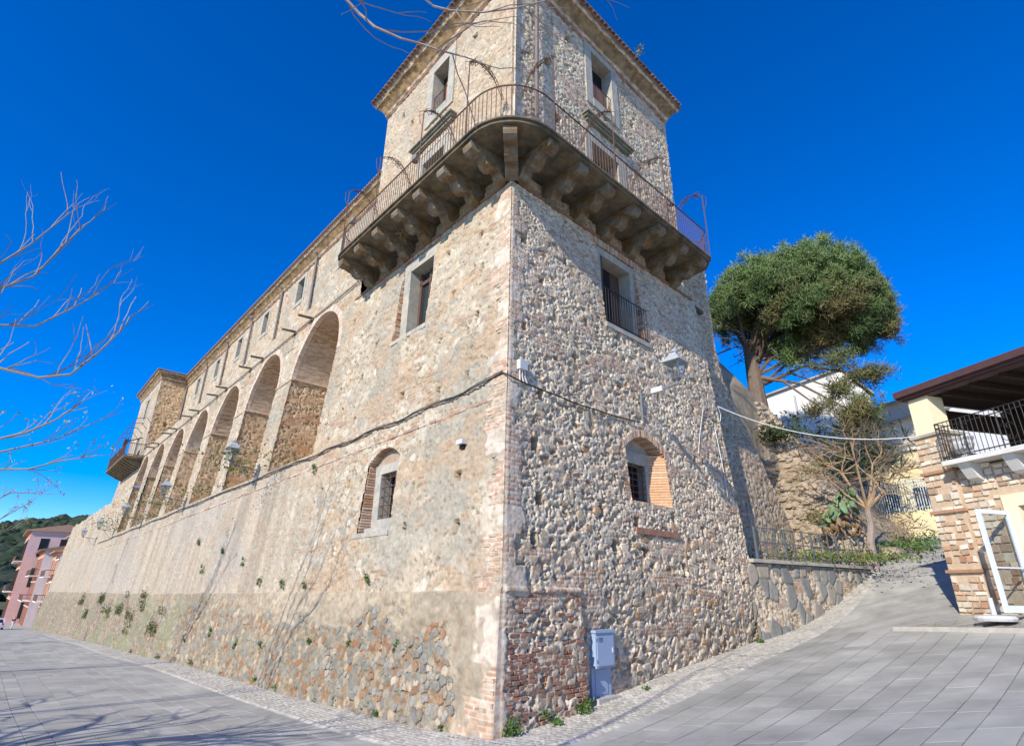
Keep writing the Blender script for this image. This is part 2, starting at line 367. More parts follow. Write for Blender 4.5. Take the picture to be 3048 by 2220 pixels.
def plaster_field(S, Z, seed, rubble=.5):
    """rubble under worn lime render: cream skin, brown pits and stones where it has gone"""
    wx = (fbm(S / .5, Z / .5, seed + 3, 4) - .5) * .32; wz = (fbm(S / .5, Z / .5, seed + 4, 4) - .5) * .26
    f1, e, cx, cy = worley((S + wx) / .26, (Z + wz) / .17, seed, .95)
    r1 = _h(cx, cy, seed + 5); r2 = _h(cx, cy, seed + 6); r3 = _h(cx, cy, seed + 7)
    g1, e2, dx, dy = worley((S + .6 * wx) / .105, (Z + .6 * wz) / .075, seed + 20, .95); q1 = _h(dx, dy, seed + 25); q2 = _h(dx, dy, seed + 26)
    patch = sstep(.36, .62, fbm(S / 1.1, Z / 1.1, seed + 30, 4) + .25 * (rubble - .5))
    ins = sstep(.04, .18, e); ex = ins * (r1 < .15 + .55 * patch); s2 = sstep(.04, .24, e2)
    pit = s2 * (q2 < .08 + .26 * patch) * (1 - ex); knob = s2 * (q2 > .72) * (1 - ex)
    lump = fbm(S / .05, Z / .045, seed + 8, 3); lump2 = fbm(S / .16, Z / .12, seed + 10, 3)
    h = .020 * ex * (r2 - .35) * 1.5 + .010 * knob - .026 * pit + .012 * (lump - .5) + .022 * (lump2 - .5) + .03 * (fbm(S / 1.2, Z / 1.2, seed + 9, 3) - .5)
    col = np.broadcast_to(np.array([.525, .435, .34]), S.shape + (3,)) * (.76 + .48 * lump2)[..., None]
    col = mixc(col, pick(q1, PAL_L), knob * .7); col = mixc(col, pick(r3, PAL_L), ex * .85)
    col = mixc(col, np.array([.27, .205, .145]) * (.7 + .6 * q1)[..., None], pit * .8)
    p1, p2_, pa, pb = worley((S + .3 * wx) / .062, (Z + .3 * wz) / .05, seed + 70, .95); speck = sstep(.08, .3, p2_) * (_h(pa, pb, seed + 71) < .07 + .16 * patch) * (1 - ex); h = h - .022 * speck; col = mixc(col, np.array([.24, .18, .125]) + 0 * col, speck * .75)
    pale = sstep(.60, .76, fbm(S / .4, Z / .3, seed + 43, 4)); col = mixc(col, np.array([.64, .57, .475]) + 0 * col, pale * .75)
    grey = sstep(.52, .68, fbm(S / 2.0, Z / 1.8, seed + 50, 5)); col = mixc(col, np.array([.36, .33, .285]) * (.8 + .4 * lump)[..., None], grey * .6)
    warm = sstep(.55, .70, fbm(S / 1.3, Z / .8, seed + 60, 4)); col = mixc(col, np.array([.50, .335, .215]) * (.75 + .5 * lump2)[..., None], warm * .5)
    bj, br, bc = brickpat(S, Z, seed + 80); bm = sstep(.62, .67, fbm(S / .8, Z / .35, seed + 82, 4)) * (1 - .5 * pale); h = h * (1 - .6 * bm) + bm * (.012 * bj - .006 + .006 * br); col = mixc(col, mixc(np.array([.52, .44, .35]) + 0 * col, bc, bj), bm * .75)
    return h, col * np.array([.80, .815, .765]), e, cx, cy, ex
def zledge(s): return 2.17 - .0125 * np.clip(s, 0, 28) - .006 * np.clip(s - 28, 0, 80)
def zstring(s): return 5.93 - .013 * np.clip(s, 0, 40)
def left_lower(S, Z, seed=100):
    h, col, e, cx, cy, ex = plaster_field(S, Z, seed)
    # wing below the string: smoother render with rain streaks
    rend = sstep(7.5, 12, S + 2 * (fbm(S / 2, Z / 2, 9, 3) - .5)) * sstep(6.6, 5.6, Z)
    streak = fbm(S / .35, Z / 4.5, 71, 4); col_r = np.array([.405, .345, .262]) * (.52 + .80 * streak)[..., None]
    gp = sstep(.5, .66, fbm(S / 3.5, Z / 1.6, 73, 4)); col_r = mixc(col_r, np.array([.36, .335, .30]) + 0 * col_r, gp * .6)
    run = sstep(.62, .74, vn(S / .9, Z / 9., 79)) * sstep(2.2, 4.0, Z); col_r = mixc(col_r, np.array([.27, .235, .20]) + 0 * col_r, run * .55)
    h = h * (1 - .2 * rend) ; col = mixc(col, col_r, rend * .62)
    # scarp under the ledge
    zl = zledge(S) + .07 * (fbm(S / .5, S * 0, 233, 4) - .5); inS = sstep(.02, -.02, Z - zl)
    wx = (fbm(S / .6, Z / .6, 203, 3) - .5) * .25; wz = (fbm(S / .6, Z / .6, 204, 3) - .5) * .2
    f1, e3, sx, sy = worley((S + wx) / .185, (Z + wz) / .15, 205, .97); r1 = _h(sx, sy, 206); r2 = _h(sx, sy, 207)
    g1, e4, tx, ty = worley((S + wx) / .12, (Z + wz) / .07, 225, .9); q1 = _h(tx, ty, 226)
    st = sstep(.035, .09, e3) * (r1 > .12); chip = sstep(.06, .22, e4) * (1 - st)
    hs_ = .055 * st * (.25 + .85 * r2) + .012 * chip + .012 * (fbm(S / .06, Z / .06, 208, 3) - .5) - .03 * (_h(tx, ty, 228) < .16) * (1 - st)
    cs = np.broadcast_to(np.array([.25, .195, .14]), S.shape + (3,)) * (.8 + .4 * fbm(S / .1, Z / .1, 213, 3))[..., None]
    cs = mixc(cs, pick(q1, [(.36, .19, .11), (.37, .31, .24), (.30, .27, .22), (.33, .17, .10), (.40, .34, .27)]), chip * .8); cs = mixc(cs, pick(r1 * 1.16 - .16, PAL_S) * (.75 + .5 * fbm(S / .08, Z / .06, 214, 3))[..., None], st * .92)
    pl = sstep(.62, .48, zl - Z + 1.3 * (fbm(S / .9, Z / .5, 210, 5) - .5)) * (.35 + .65 * sstep(17, 7, S + 6 * (fbm(S / 2, Z, 219, 3) - .5)))   # old render still clinging under the ledge
    pc = sstep(1.15, .95, S - .3 * Z + 1.5 * (fbm(S / .7, Z / .6, 211, 5) - .5)); pl = np.maximum(pl, pc * .9)
    cs = mixc(cs, np.array([.44, .375, .295]) * (.55 + .85 * fbm(S / .16, Z / .12, 212, 4))[..., None] * (.75 + .5 * fbm(S / .9, Z / .7, 216, 3))[..., None], pl * .85); hs_ = hs_ * (1 - .65 * pl)
    cs = cs * (.66 + .3 * fbm(S / 1.8, Z / 1.4, 215, 4))[..., None] * np.array([1.0, .98, .89])
    moss = sstep(.5, .7, fbm(S / 2.5, Z / 1.2, 231, 4)) * sstep(12, 24, S); cs = mixc(cs, np.array([.20, .23, .12]) + 0 * cs, moss * .45)
    h = np.where(inS > .5, hs_ + .075 + .035 * (zl - Z), h); col = mixc(col, cs, inS)
    # dark damp line on the ledge and string shadow gap are geometry: small step
    h = h + .03 * (Z < zstring(S)) * (1 - inS) * 1.0
    return h, col, np.where(inS > .5, e3, -1), sx, sy, st * (1 - pl)
def quoin_tint(a, Z, h, col, seed, w=.75, base=0.0):
    """bricks and pale blocks bonded into the corner; a = distance from the corner"""
    row = np.floor(Z / .085).astype(np.int64); blk = np.floor(Z / .52).astype(np.int64)
    ww = w * (.25 + .95 * _h(blk, blk * 0, seed)) + .25 * (fbm(a / .25, Z / .14, seed + 21, 3) - .5); m = sstep(ww, ww - .1, a)
    kind = _h(blk, blk * 0 + 3, seed + 2)
    fz = Z / .085 - np.floor(Z / .085); j = sstep(0, .2, fz) * sstep(1, .8, fz)
    off = .5 * (row % 2); bx = (a / .24 + off); fx = bx - np.floor(bx); jx = sstep(0, .08, fx) * sstep(1, .92, fx)
    rr = _h(row, np.floor(bx).astype(np.int64), seed + 4)
    bcol = pick(rr, [(.45, .30, .20), (.42, .26, .17), (.48, .37, .28), (.38, .23, .15), (.50, .41, .32)])
    bc = mixc(np.array([.58, .5, .4]) + 0 * col, bcol, j * jx)
    pale = np.broadcast_to(np.array([.56, .48, .385]), col.shape) * (.88 + .24 * fbm(a / .2, Z / .2, seed + 9))[..., None]
    isb = kind < .62
    c2 = np.where(isb[..., None], bc, pale); h2 = np.where(isb, .012 + .014 * j * jx + .006 * rr, .02 + .012 * fbm(a / .12, Z / .12, seed + 8))
    rg = .014 * (fbm(a / .06, Z / .05, seed + 11, 3) - .5) + .012 * (fbm(a / .3, Z / .3, seed + 12, 3) - .5)
    c2 = c2 * (.78 + .44 * fbm(a / .15, Z / .12, seed + 13, 4))[..., None]
    return h * (1 - m) + (h2 + base + rg) * m, mixc(col, c2, m * (.25 + .7 * sstep(.40, .56, fbm(a / .22, Z / .2, seed + 14, 3))))

def stones_from(field, Sg, Zg_, e, cx, cy, ok, P, nfun, count, cand, names, mats, dome=.045, score=None):
    """take whole stones of the rubble out of the facing and make each an object"""
    key = cx * 100003 + cy; flat = key[ok]; ids, cnt = np.unique(flat, return_counts=True)
    sel = []
    S1, Z1, E1 = Sg[ok], Zg_[ok], e[ok]
    order = np.argsort(flat); fs = flat[order]; st = np.searchsorted(fs, ids); en = np.append(st[1:], len(fs))
    out = []
    for i in range(len(ids)):
        ii = order[st[i]:en[i]]
        if len(ii) < 14: continue
        ms, mz = S1[ii].mean(), Z1[ii].mean()
        if not cand(ms, mz): continue
        out.append((score(ms, mz) if score else -len(ii), i, ii, ms, mz))
    out.sort(key=lambda t: t[0]); out = out[:count]; hid = set()
    for sc, i, ii, ms, mz in out:
        hid.add(int(ids[i])); ds, dz = S1[ii] - ms, Z1[ii] - mz; ang = np.arctan2(dz, ds); rad = np.hypot(ds, dz); NB = 9; rr_ = []
        for k in range(NB):
            t = -math.pi + (k + .5) * 2 * math.pi / NB; d = np.abs((ang - t + math.pi) % (2 * math.pi) - math.pi); q = rad[d < .5]
            rr_.append((np.max(q) if len(q) else .05) * 1.0)
        h0 = dome * random.uniform(.7, 1.25); vs = []; n0 = float(nfun(ms, mz)); c = P(ms, n0, mz)
        for f, hh in ((1.06, -.03), (1.0, .55), (.84, .92), (.4, 1.0)):
            for k in range(NB):
                t = -math.pi + (k + .5) * 2 * math.pi / NB; r = rr_[k] * f; jj = random.uniform(-.16, .16) if f < 1.03 else 0
                a, b = ms + r * math.cos(t), mz + r * math.sin(t)
                vs.append(P(a, float(nfun(a, b)) + (hh + jj) * h0 if hh > 0 else float(nfun(a, b)) + hh, b) - c)
        fc = []
        for l in range(3):
            for k in range(NB): fc.append((l * NB + k, l * NB + (k + 1) % NB, (l + 1) * NB + (k + 1) % NB, (l + 1) * NB + k))
        fc.append(tuple(3 * NB + k for k in range(NB)))
        b = MB(); b.add(vs, fc); o = link('stone', b.mesh('stone', smooth=False), random.choice(mats), castle); o.matrix_parent_inverse = Matrix.Translation(-castle.location); o.location = Vector([float(v) for v in c])
    hidden = np.isin(key, np.array(sorted(hid))) & (e > .02) if hid else np.zeros(e.shape, bool)
    return hidden

# --- openings in the battered walls
ARCH0, ARCHP, ARCHW, ARCHZ = 10.42, 5.93, 4.22, 10.32
def in_arch(S, Z):
    k = np.floor((S - ARCH0) / ARCHP); u = S - ARCH0 - k * ARCHP; m = (k >= 0) & (k < 7) & (u < ARCHW) & (Z > 6.33)
    rr = ARCHW / 2; top = ARCHZ + np.sqrt(np.clip(rr * rr - (u - rr) ** 2, 0, None)) * 1.06
    return m & (Z < top)
def seg_arch(S, s0, s1, zs, rise): t = (S - (s0 + s1) / 2) / ((s1 - s0) / 2); return zs + rise * (1 - t * t)
def holesL(S, Z):
    a = (S > 4.28) & (S < 6.1) & (Z > 9.0) & (Z < 11.84)
    b = (S > 4.42) & (S < 6.05) & (Z > 3.46) & (Z < seg_arch(S, 4.42, 6.05, 5.28, .34))
    return a | b | in_arch(S, Z)
def holesR(S, Z):
    a = (S > 4.4) & (S < 6.36) & (Z > 9.02) & (Z < 11.74)
    b = (S > 4.5) & (S < 6.32) & (Z > 4.22) & (Z < seg_arch(S, 4.5, 6.32, 5.55, .40))
    return a | b
def qc(A): return .25 * (A[:-1, :-1] + A[1:, :-1] + A[:-1, 1:] + A[1:, 1:])
SC = .0828   # the corner edge drifts by this much per metre of height

# --- left wall, near
a = np.arange(0, 15.6, .027); zz = np.arange(-.55, 12.03, .028); Aa, Z = np.meshgrid(a, zz)
S = Aa + SC * Z * np.clip(1 - Aa / 3.2, 0, 1)
h, col, e, cx, cy, st = left_lower(S, Z); 
h, col = quoin_tint(S - SC * Z, np.where(Z > 0, Z, 0), h, col, 300, .75, np.where(Z < 2.17, .05 + .035 * (2.17 - Z), np.where(Z < 5.9, .03, 0)))
h = punch(S, Z, h, [q for q in HOLES_L if not (4 < q[0] < 6.4 and (8.8 < q[1] < 12 or 3.2 < q[1] < 5.9))], col=col)
nbase = lambda s, z: wn_(z) + (.075 + .035 * (zledge(s) - z) if z < zledge(s) else 0)
hidden = stones_from(None, S, Z, e, cx, cy, (e > .035) & (st > .25), PL, nbase, 165, lambda s, z: -.25 - .03 * s < z < 1.75 and .5 < s < 11.5, 'stone', [M['scarp_a'], M['scarp_b'], M['scarp_b'], M['scarp_c'], M['scarp_a'], M['scarp_b'], M['scarp_d']],   .042, lambda s, z: s + 1.2 * max(0, z - .9) + random.uniform(0, 7.5))
h = np.where(hidden, h - .02, h)
taper = np.clip((S - SC * Z) / .05, 0, 1)
V = PL(S, wn_(Z) + h * (.35 + .65 * taper), Z)
gnd = G(V[..., 0], V[..., 1])
keep = ~(holesL(qc(S), qc(Z)) | (qc(Z) < qc(gnd) - .12))
stuff(link('rubble_facing', grid_mesh('left_wall', V, keep, col), M['wall'], castle))
# --- left wall, far along the wing
a = [15.58]
while a[-1] < 97: a.append(a[-1] + max(.055, .0042 * a[-1]))
zz = np.arange(-3.9, 12.03, .045); S, Z = np.meshgrid(np.array(a), zz)
h, col, e, cx, cy, st = left_lower(S, Z); V = PL(S, wn_(Z) + h, Z); gnd = G(V[..., 0], V[..., 1])
keep = ~(holesL(qc(S), qc(Z)) | (qc(Z) < qc(gnd) - .3) | ((qc(S) > 61.5) & (qc(Z) > 10.0 + .3 * vn(qc(S), qc(S) * 0, 4))))
stuff(link('rubble_facing', grid_mesh('left_wall_far', V, keep, col), M['wall'], castle))
# --- band over the arches up to the terrace edge
S, Z = np.meshgrid(np.concatenate([np.arange(9.3, 20, .05), np.arange(20, 61.5, .11)]), np.arange(12.0, 13.56, .045))
h, col, *_ = plaster_field(S, Z, 400); keep = ~in_arch(qc(S), qc(Z))
V = PL(S, -.96 + h + .04 * (Z > 12.78) - .10 * np.clip(Z - 12.8, 0, 1), Z)
stuff(link('rubble_facing', grid_mesh('arcade_band', V, keep, col), M['wall'], castle))

# --- right wall
a = np.arange(0, 10.2, .0215); zz = np.arange(-.3, 12.03, .0215); Aa, Z = np.meshgrid(a, zz)
S = Aa + (SC * Z - np.where(Z < 2.17, .055 + .035 * (2.17 - Z), np.where(Z < 5.9, .025, -.004))) * np.clip(1 - Aa / 3.2, 0, 1)
h, col, e, cx, cy, big = rough_field(S, Z, 500)
smooth_top = sstep(8.8, 10.2, Z + .6 * (fbm(S / 1.5, Z / 1.5, 7, 3) - .5)); h = h * (1 - .45 * smooth_top)
h, col = quoin_tint(S - SC * Z, np.where(Z > 0, Z, 0), h, col, 320, .55)
pier = (S < 2.28) & (Z < 2.2)
rec = np.where((S > 2.28) & (Z < 2.2), .15 * (2.2 - Z), 0); h = h - rec
h = h + .04 * ((np.abs(Z - 2.19) < .045) & (S < 2.3))
h = punch(S, Z, h, [q for q in HOLES_R if not (4 < q[0] < 6.6 and (8.8 < q[1] < 12 or 4.0 < q[1] < 6.2)) and not (q[0] < 2.4 and q[1] < 2.6)], col=col)
nbr = lambda s, z: wn_(z) - (.15 * (2.2 - z) if (s > 2.28 and z < 2.2) else 0)
hidden = stones_from(None, S, Z, e, cx, cy, (e > .05) & (big > .25), PR, nbr, 130, lambda s, z: .4 < z < 5.5 and 2.45 < s < 9.9 and z > .12 * s + .1 and not (4.3 < s < 6.5 and 4 < z < 6.1), 'stone', [M['stone'], M['stone_pale'], M['stone'], M['stone_rust'], M['stone_grey'], M['stone_pale']], .028, None)
h = np.where(hidden, h - .012, h)
taper = np.clip((S - SC * Z) / .05, 0, 1)
V = PR(S, wn_(Z) + h * (.35 + .65 * taper), Z); gnd = G(V[..., 0], V[..., 1])
keep = ~(holesR(qc(S), qc(Z)) | (qc(Z) < qc(gnd) - .15))
stuff(link('rubble_facing', grid_mesh('right_wall', V, keep, col), M['wall'], castle))
# return face at the far end of the right wall
Nn, Z = np.meshgrid(np.arange(-1.6, .05, .05), np.arange(.5, 12.0, .05)); h, col, *_ = rough_field(Nn, Z, 540)
V = PR(10.17 + h, Nn + wn_(Z), Z); stuff(link('rubble_facing', grid_mesh('end_face', V, None, col), M['wall'], castle))

# --- bricks bonded into the corner pier, one by one
bm_ = {}
def brick_mesh(k):
    if k not in bm_:
        r = random.Random(k); b = MB(); vs = []
        for y, f in ((.5, 1.0), (-.38, .99), (-.5, .90)):
            for a_, c_ in ((-1, -1), (0, -1.0), (1, -1), (1, 0), (1, 1), (0, 1.0), (-1, 1), (-1, 0)): vs.append((a_ * .5 * f * r.uniform(.93, 1.0), y + r.uniform(-.04, .04) * (y < 0), c_ * .5 * (f - .06 * (y < -.4)) * r.uniform(.88, 1.0)))
        b.add(vs, [tuple(range(8)), tuple(range(23, 15, -1))] + [(l * 8 + i, l * 8 + (i + 1) % 8, l * 8 + 8 + (i + 1) % 8, l * 8 + 8 + i) for l in (0, 1) for i in range(8)]); me = b.mesh('brick')
        me.materials.append(M['brick_red'] if k < 4 else M['brick_tan']); bm_[k] = me
    return bm_[k]
def brick_obj(P, u, n, s, nn, z, ln, dp, hg, kind):
    o = link('brick', brick_mesh(kind), None, castle); o.location = Vector([float(v) for v in P(s, nn, z)])
    o.matrix_parent_inverse = Matrix.Translation(-castle.location)
    o.rotation_euler = (0, random.uniform(-.02, .02), math.atan2(u[1], u[0]) + (math.pi if u is uL else 0)); o.scale = (ln, dp, hg)
nb = 0
for ri in range(27):
    z = .12 + ri * .078
    s = .06 + SC * z + (ri % 2) * .12
    while s < 2.15:
        ln = random.uniform(.17, .25)
        p = .8 if z < 1.15 else (.25 if z < 2.05 else .9)
        if fbm(np.array(s / .6), np.array(z / .35), 55, 3) < .40 and z < 1.9: p *= .35
        if s < .5 + SC * z: p = max(p, .75)
        if random.random() < p and nb < 190:
            brick_obj(PR, uR, nR, s + ln / 2, wn_(z) - .053 + random.uniform(0, .012), z, ln - .014, .13, .064, random.randrange(4) if z < 1.3 else random.randrange(8)); nb += 1
        s += ln
for ri in range(110):
    z = .085 * (ri + 1.5)
    if _h(np.array(int(z / .52)), np.array(3), 302) > .61: continue
    s = SC * z + .02 + (ri % 2) * .12
    lim = SC * z + .75 * (.55 + .75 * float(_h(np.array(int(z / .52)), np.array(0), 300))) * .8 - .2
    while s < lim:
        ln = random.uniform(.16, .24)
        if random.random() < .62 and nb < 298:
            brick_obj(PL, uL, nL, s + ln / 2, wn_(z) - .040 + random.uniform(0, .010) + (.05 + .035 * (2.17 - z) if z < 2.17 else (.03 if z < 5.9 else 0)), z, ln - .014, .13, .068, 4 + random.randrange(4)); nb += 1
        s += ln
# --- brickwork reveals of the windows in the battered walls (toothed courses), arch rings
bw = MB()
BRC = [(.48, .31, .20), (.44, .26, .16), (.52, .38, .27), (.40, .23, .14), (.55, .44, .33)]
def courses(P, s0, s1, z0, z1, nf, step=.072, wnf=wn_, side=1):
    z = z0
    while z < z1:
        j = random.uniform(0, .035); a_, b_ = (s0 - j, s1) if side > 0 else (s0, s1 + j)
        bw.fbox(P, (a_, b_), (nf - .02, float(wnf(z)) - random.uniform(.002, .02)), (z, z + step - .014), random.choice(BRC)); z += step
courses(PL, 6.10, 6.32, 9.0, 11.84, -1.02); courses(PL, 4.06, 4.28, 9.0, 11.84, -1.02, side=-1)
courses(PL, 6.05, 6.30, 3.46, 5.30, -.62); courses(PL, 4.2, 4.42, 3.46, 5.30, -.62, side=-1)
courses(PR, 6.36, 6.60, 9.02, 11.74, -1.02); courses(PR, 4.18, 4.40, 9.02, 11.74, -1.02, side=-1)
courses(PR, 4.3, 4.5, 4.22, 5.60, -.86, side=-1)
# splayed brick jamb on the right of the low right window
z = 4.22
while z < 5.62:
    c_ = random.choice([(.60, .36, .20), (.56, .33, .19), (.62, .42, .27)]); q = []
    for zz_ in (z, z + .06):
        w = float(wn_(zz_)); q += [PR(6.02, -.80, zz_), PR(6.50, -.80, zz_), PR(6.50, w - .01, zz_), PR(6.32, w - .006, zz_)]
    bw.hexa(q, c_); z += .07
def soldier(P, s0, s1, zf, hgt, n0, n1, step=.075):   # row of bricks on edge
    s = s0
    while s < s1:
        z_ = float(zf(s + step / 2)); bw.fbox(P, (s, s + step - .015), (n0, float(wn_(z_)) + n1 + random.uniform(-.008, .012)), (z_, z_ + hgt * random.uniform(.92, 1.05)), random.choice(BRC)); s += step
soldier(PL, 4.15, 6.3, lambda s: 11.83, .11, -1.05, .02); 
soldier(PR, 4.3, 6.5, lambda s: 11.73, .22, -1.05, .02)
soldier(PL, 4.36, 6.12, lambda s: seg_arch(np.array(s), 4.42, 6.05, 5.27, .34), .2, -.7, .005)
soldier(PR, 4.42, 6.40, lambda s: seg_arch(np.array(s), 4.5, 6.32, 5.54, .40), .2, -.9, .015)
# string course lip
s = .6
while s < 58:
    ln = .24 if s < 16 else .9
    z_ = float(zstring(s)); w = float(wn_(z_)); bw.fbox(PL, (max(s, SC * z_), s + ln - .012), (w - .05, w + .055 + random.uniform(-.01, .008)), (z_ - .045, z_ + .02), random.choice([(.44, .33, .25), (.36, .24, .17), (.5, .4, .31)])); s += ln
stuff(bw.build('brickwork', M['brickwork'], castle, attr=True))

def window(P, name, so, zo, si, zi, n, depth=.3, trim='trim', fill='glass', label=None, mull=None):
    """stone surround: outer so/zo, opening si/zi, face at n, pane set back by depth"""
    w = MB()
    (a0, a1), (b0, b1), (c0, c1), (d0, d1) = so, zo, si, zi
    fr = link(name, None, None, castle) if False else None
    w.fbox(P, (a0, c0), (n - depth, n), (b0, d1 - .003)); w.fbox(P, (c1, a1), (n - depth, n), (b0, d1 - .003))
    w.fbox(P, (a0 - .003, a1 + .003), (n - depth, n + .004), (d1, b1)); w.fbox(P, (c0, c1), (n - depth, n + .02), (b0, d0))
    o = w.build(name, M[trim], castle)
    if label: o['label'] = label
    p = MB(); p.fbox(P, (c0 - .02, c1 + .02), (n - depth - .05, n - depth + .004), (d0 - .02, d1 + .02)); pn = p.build('pane' if fill == 'glass' else 'board', M[fill], o)  # dark fill: a near-black sheet, the room's shade put into its colour
    return o
def bars(P, parent, s0, s1, n, z0, z1, ns, nz, r=.011, name='grille', m='iron_dark', bow=0):
    g = MB()
    for i in range(ns):
        s = s0 + (s1 - s0) * (i + .5) / ns; g.tube([P(s, n, z0), P(s, n, z1)], r, 5)
    for j in range(nz):
        z = z0 + (z1 - z0) * (j + .5) / nz; g.tube([P(s0 - .04, n + .012, z), P(s1 + .04, n + .012, z)], r, 5)
    return g.build(name, M[m], parent)
# left, mid-height glazed door with stone surround
w1 = window(PL, 'window', (4.30, 6.09), (9.06, 11.80), (4.45, 5.72), (9.18, 11.43), -.95, .42, fill='glass', label='tall window with grey stone surround and dark glazed door')
f = MB(); f.fbox(PL, (5.60, 5.72), (-1.37, -1.30), (9.2, 11.43)); f.fbox(PL, (5.05, 5.15), (-1.36, -1.28), (9.2, 11.40)); f.fbox(PL, (4.45, 5.72), (-1.36, -1.30), (11.0, 11.12)); f.build('window_frame', M['wood'], w1)
sl = MB(); sl.fbox(PL, (4.25, 6.15), (-1.3, -.70), (8.92, 9.04)); sl.build('sill', M['trim'], w1)
# left, low barred window
w2 = window(PL, 'window', (4.60, 5.80), (3.60, 5.20), (4.72, 5.50), (3.80, 4.96), -.50, .34, fill='dark', label='small barred window in a brick-arched niche')
bars(PL, w2, 4.72, 5.50, -.56, 3.80, 4.96, 3, 5, .014, m='iron')
sl = MB(); sl.fbox(PL, (4.42, 6.2), (-.6, -.22), (3.36, 3.47)); sl.fbox(PL, (4.5, 5.95), (-.6, -.4), (3.472, 3.6)); sl.build('sill', M['trim'], w2)
bk = MB(); bk.fbox(PL, (5.52, 6.2), (-.9, -.62), (3.4, 5.75)); bk.fbox(PL, (4.3, 4.70), (-.9, -.62), (3.4, 5.75)); bk.fbox(PL, (4.702, 5.518), (-.9, -.62), (4.98, 5.75)); bk.fbox(PL, (4.702, 5.518), (-.9, -.62), (3.4, 3.78)); bk.build('niche_back', M['brick_tan'], w2)
# right, mid-height window with little railing
w3 = window(PR, 'window', (4.42, 6.46), (9.06, 11.70), (4.62, 6.10), (9.2, 11.46), -.97, .42, fill='wood', label='tall window with stone surround, brown shutters and small iron railing')
sh = MB(); sh.fbox(PR, (4.64, 4.72), (-1.36, -.98), (9.22, 11.44)); sh.build('shutter', M['wood'], w3)
sh = MB(); sh.fbox(PR, (5.15, 5.6), (-1.385, -1.37), (9.22, 11.44)); sh.build('dark_gap_strip', M['dark'], w3)  # near-black strip on the board, painted as the shade of an opening
sh = MB()
for zz_ in np.arange(9.4, 11.4, .075): sh.fbox(PR, (4.63, 4.74), (-1.34, -1.0), (zz_, zz_ + .04))
sh.build('shutter_slats', M['iron_dark'], w3)
sl = MB(); sl.fbox(PR, (4.36, 6.5), (-1.3, -.66), (8.92, 9.05)); sl.build('sill', M['trim'], w3)
rl = MB()
for i in range(17): 
    s = 4.42 + i * .125; rl.tube([PR(s, -.70, 9.06), PR(s, -.70, 10.15)], .010, 5)
for z_ in (9.14, 10.15): rl.tube([PR(4.38, -.70, z_), PR(6.46, -.70, z_)], .018, 5)
rl.build('railing', M['iron_dark'], w3)
# right, low barred window
w4 = window(PR, 'window', (4.82, 6.08), (4.25, 5.62), (4.98, 5.88), (4.32, 5.30), -.80, .25, fill='dark', label='small barred window under a brick segmental arch')
bars(PR, w4, 4.98, 5.88, -.84, 4.32, 5.30, 4, 6, .014, m='iron')
bk = MB(); bk.fbox(PR, (4.3, 4.96), (-1.1, -.84), (4.1, 6.0)); bk.fbox(PR, (5.90, 6.5), (-1.1, -.84), (4.1, 6.0)); bk.fbox(PR, (4.962, 5.898), (-1.1, -.84), (5.32, 6.0)); bk.fbox(PR, (4.962, 5.898), (-1.1, -.84), (4.1, 4.30)); bk.build('niche_back', M['trim'], w4)
sl = MB(); sl.fbox(PR, (4.46, 6.40), (-.9, -.335), (4.12, 4.22)); sl.build('sill', M['brick_tan'], w4)
# the long weathered lintel stone in the right wall
ls = MB(); ls.fbox(PR, (4.45, 6.35), (-.40, -.22), (3.44, 3.58)); ls.build('lintel_stone', M['brick_red'], castle)['label'] = 'long worn reddish stone set in the wall below the barred window'

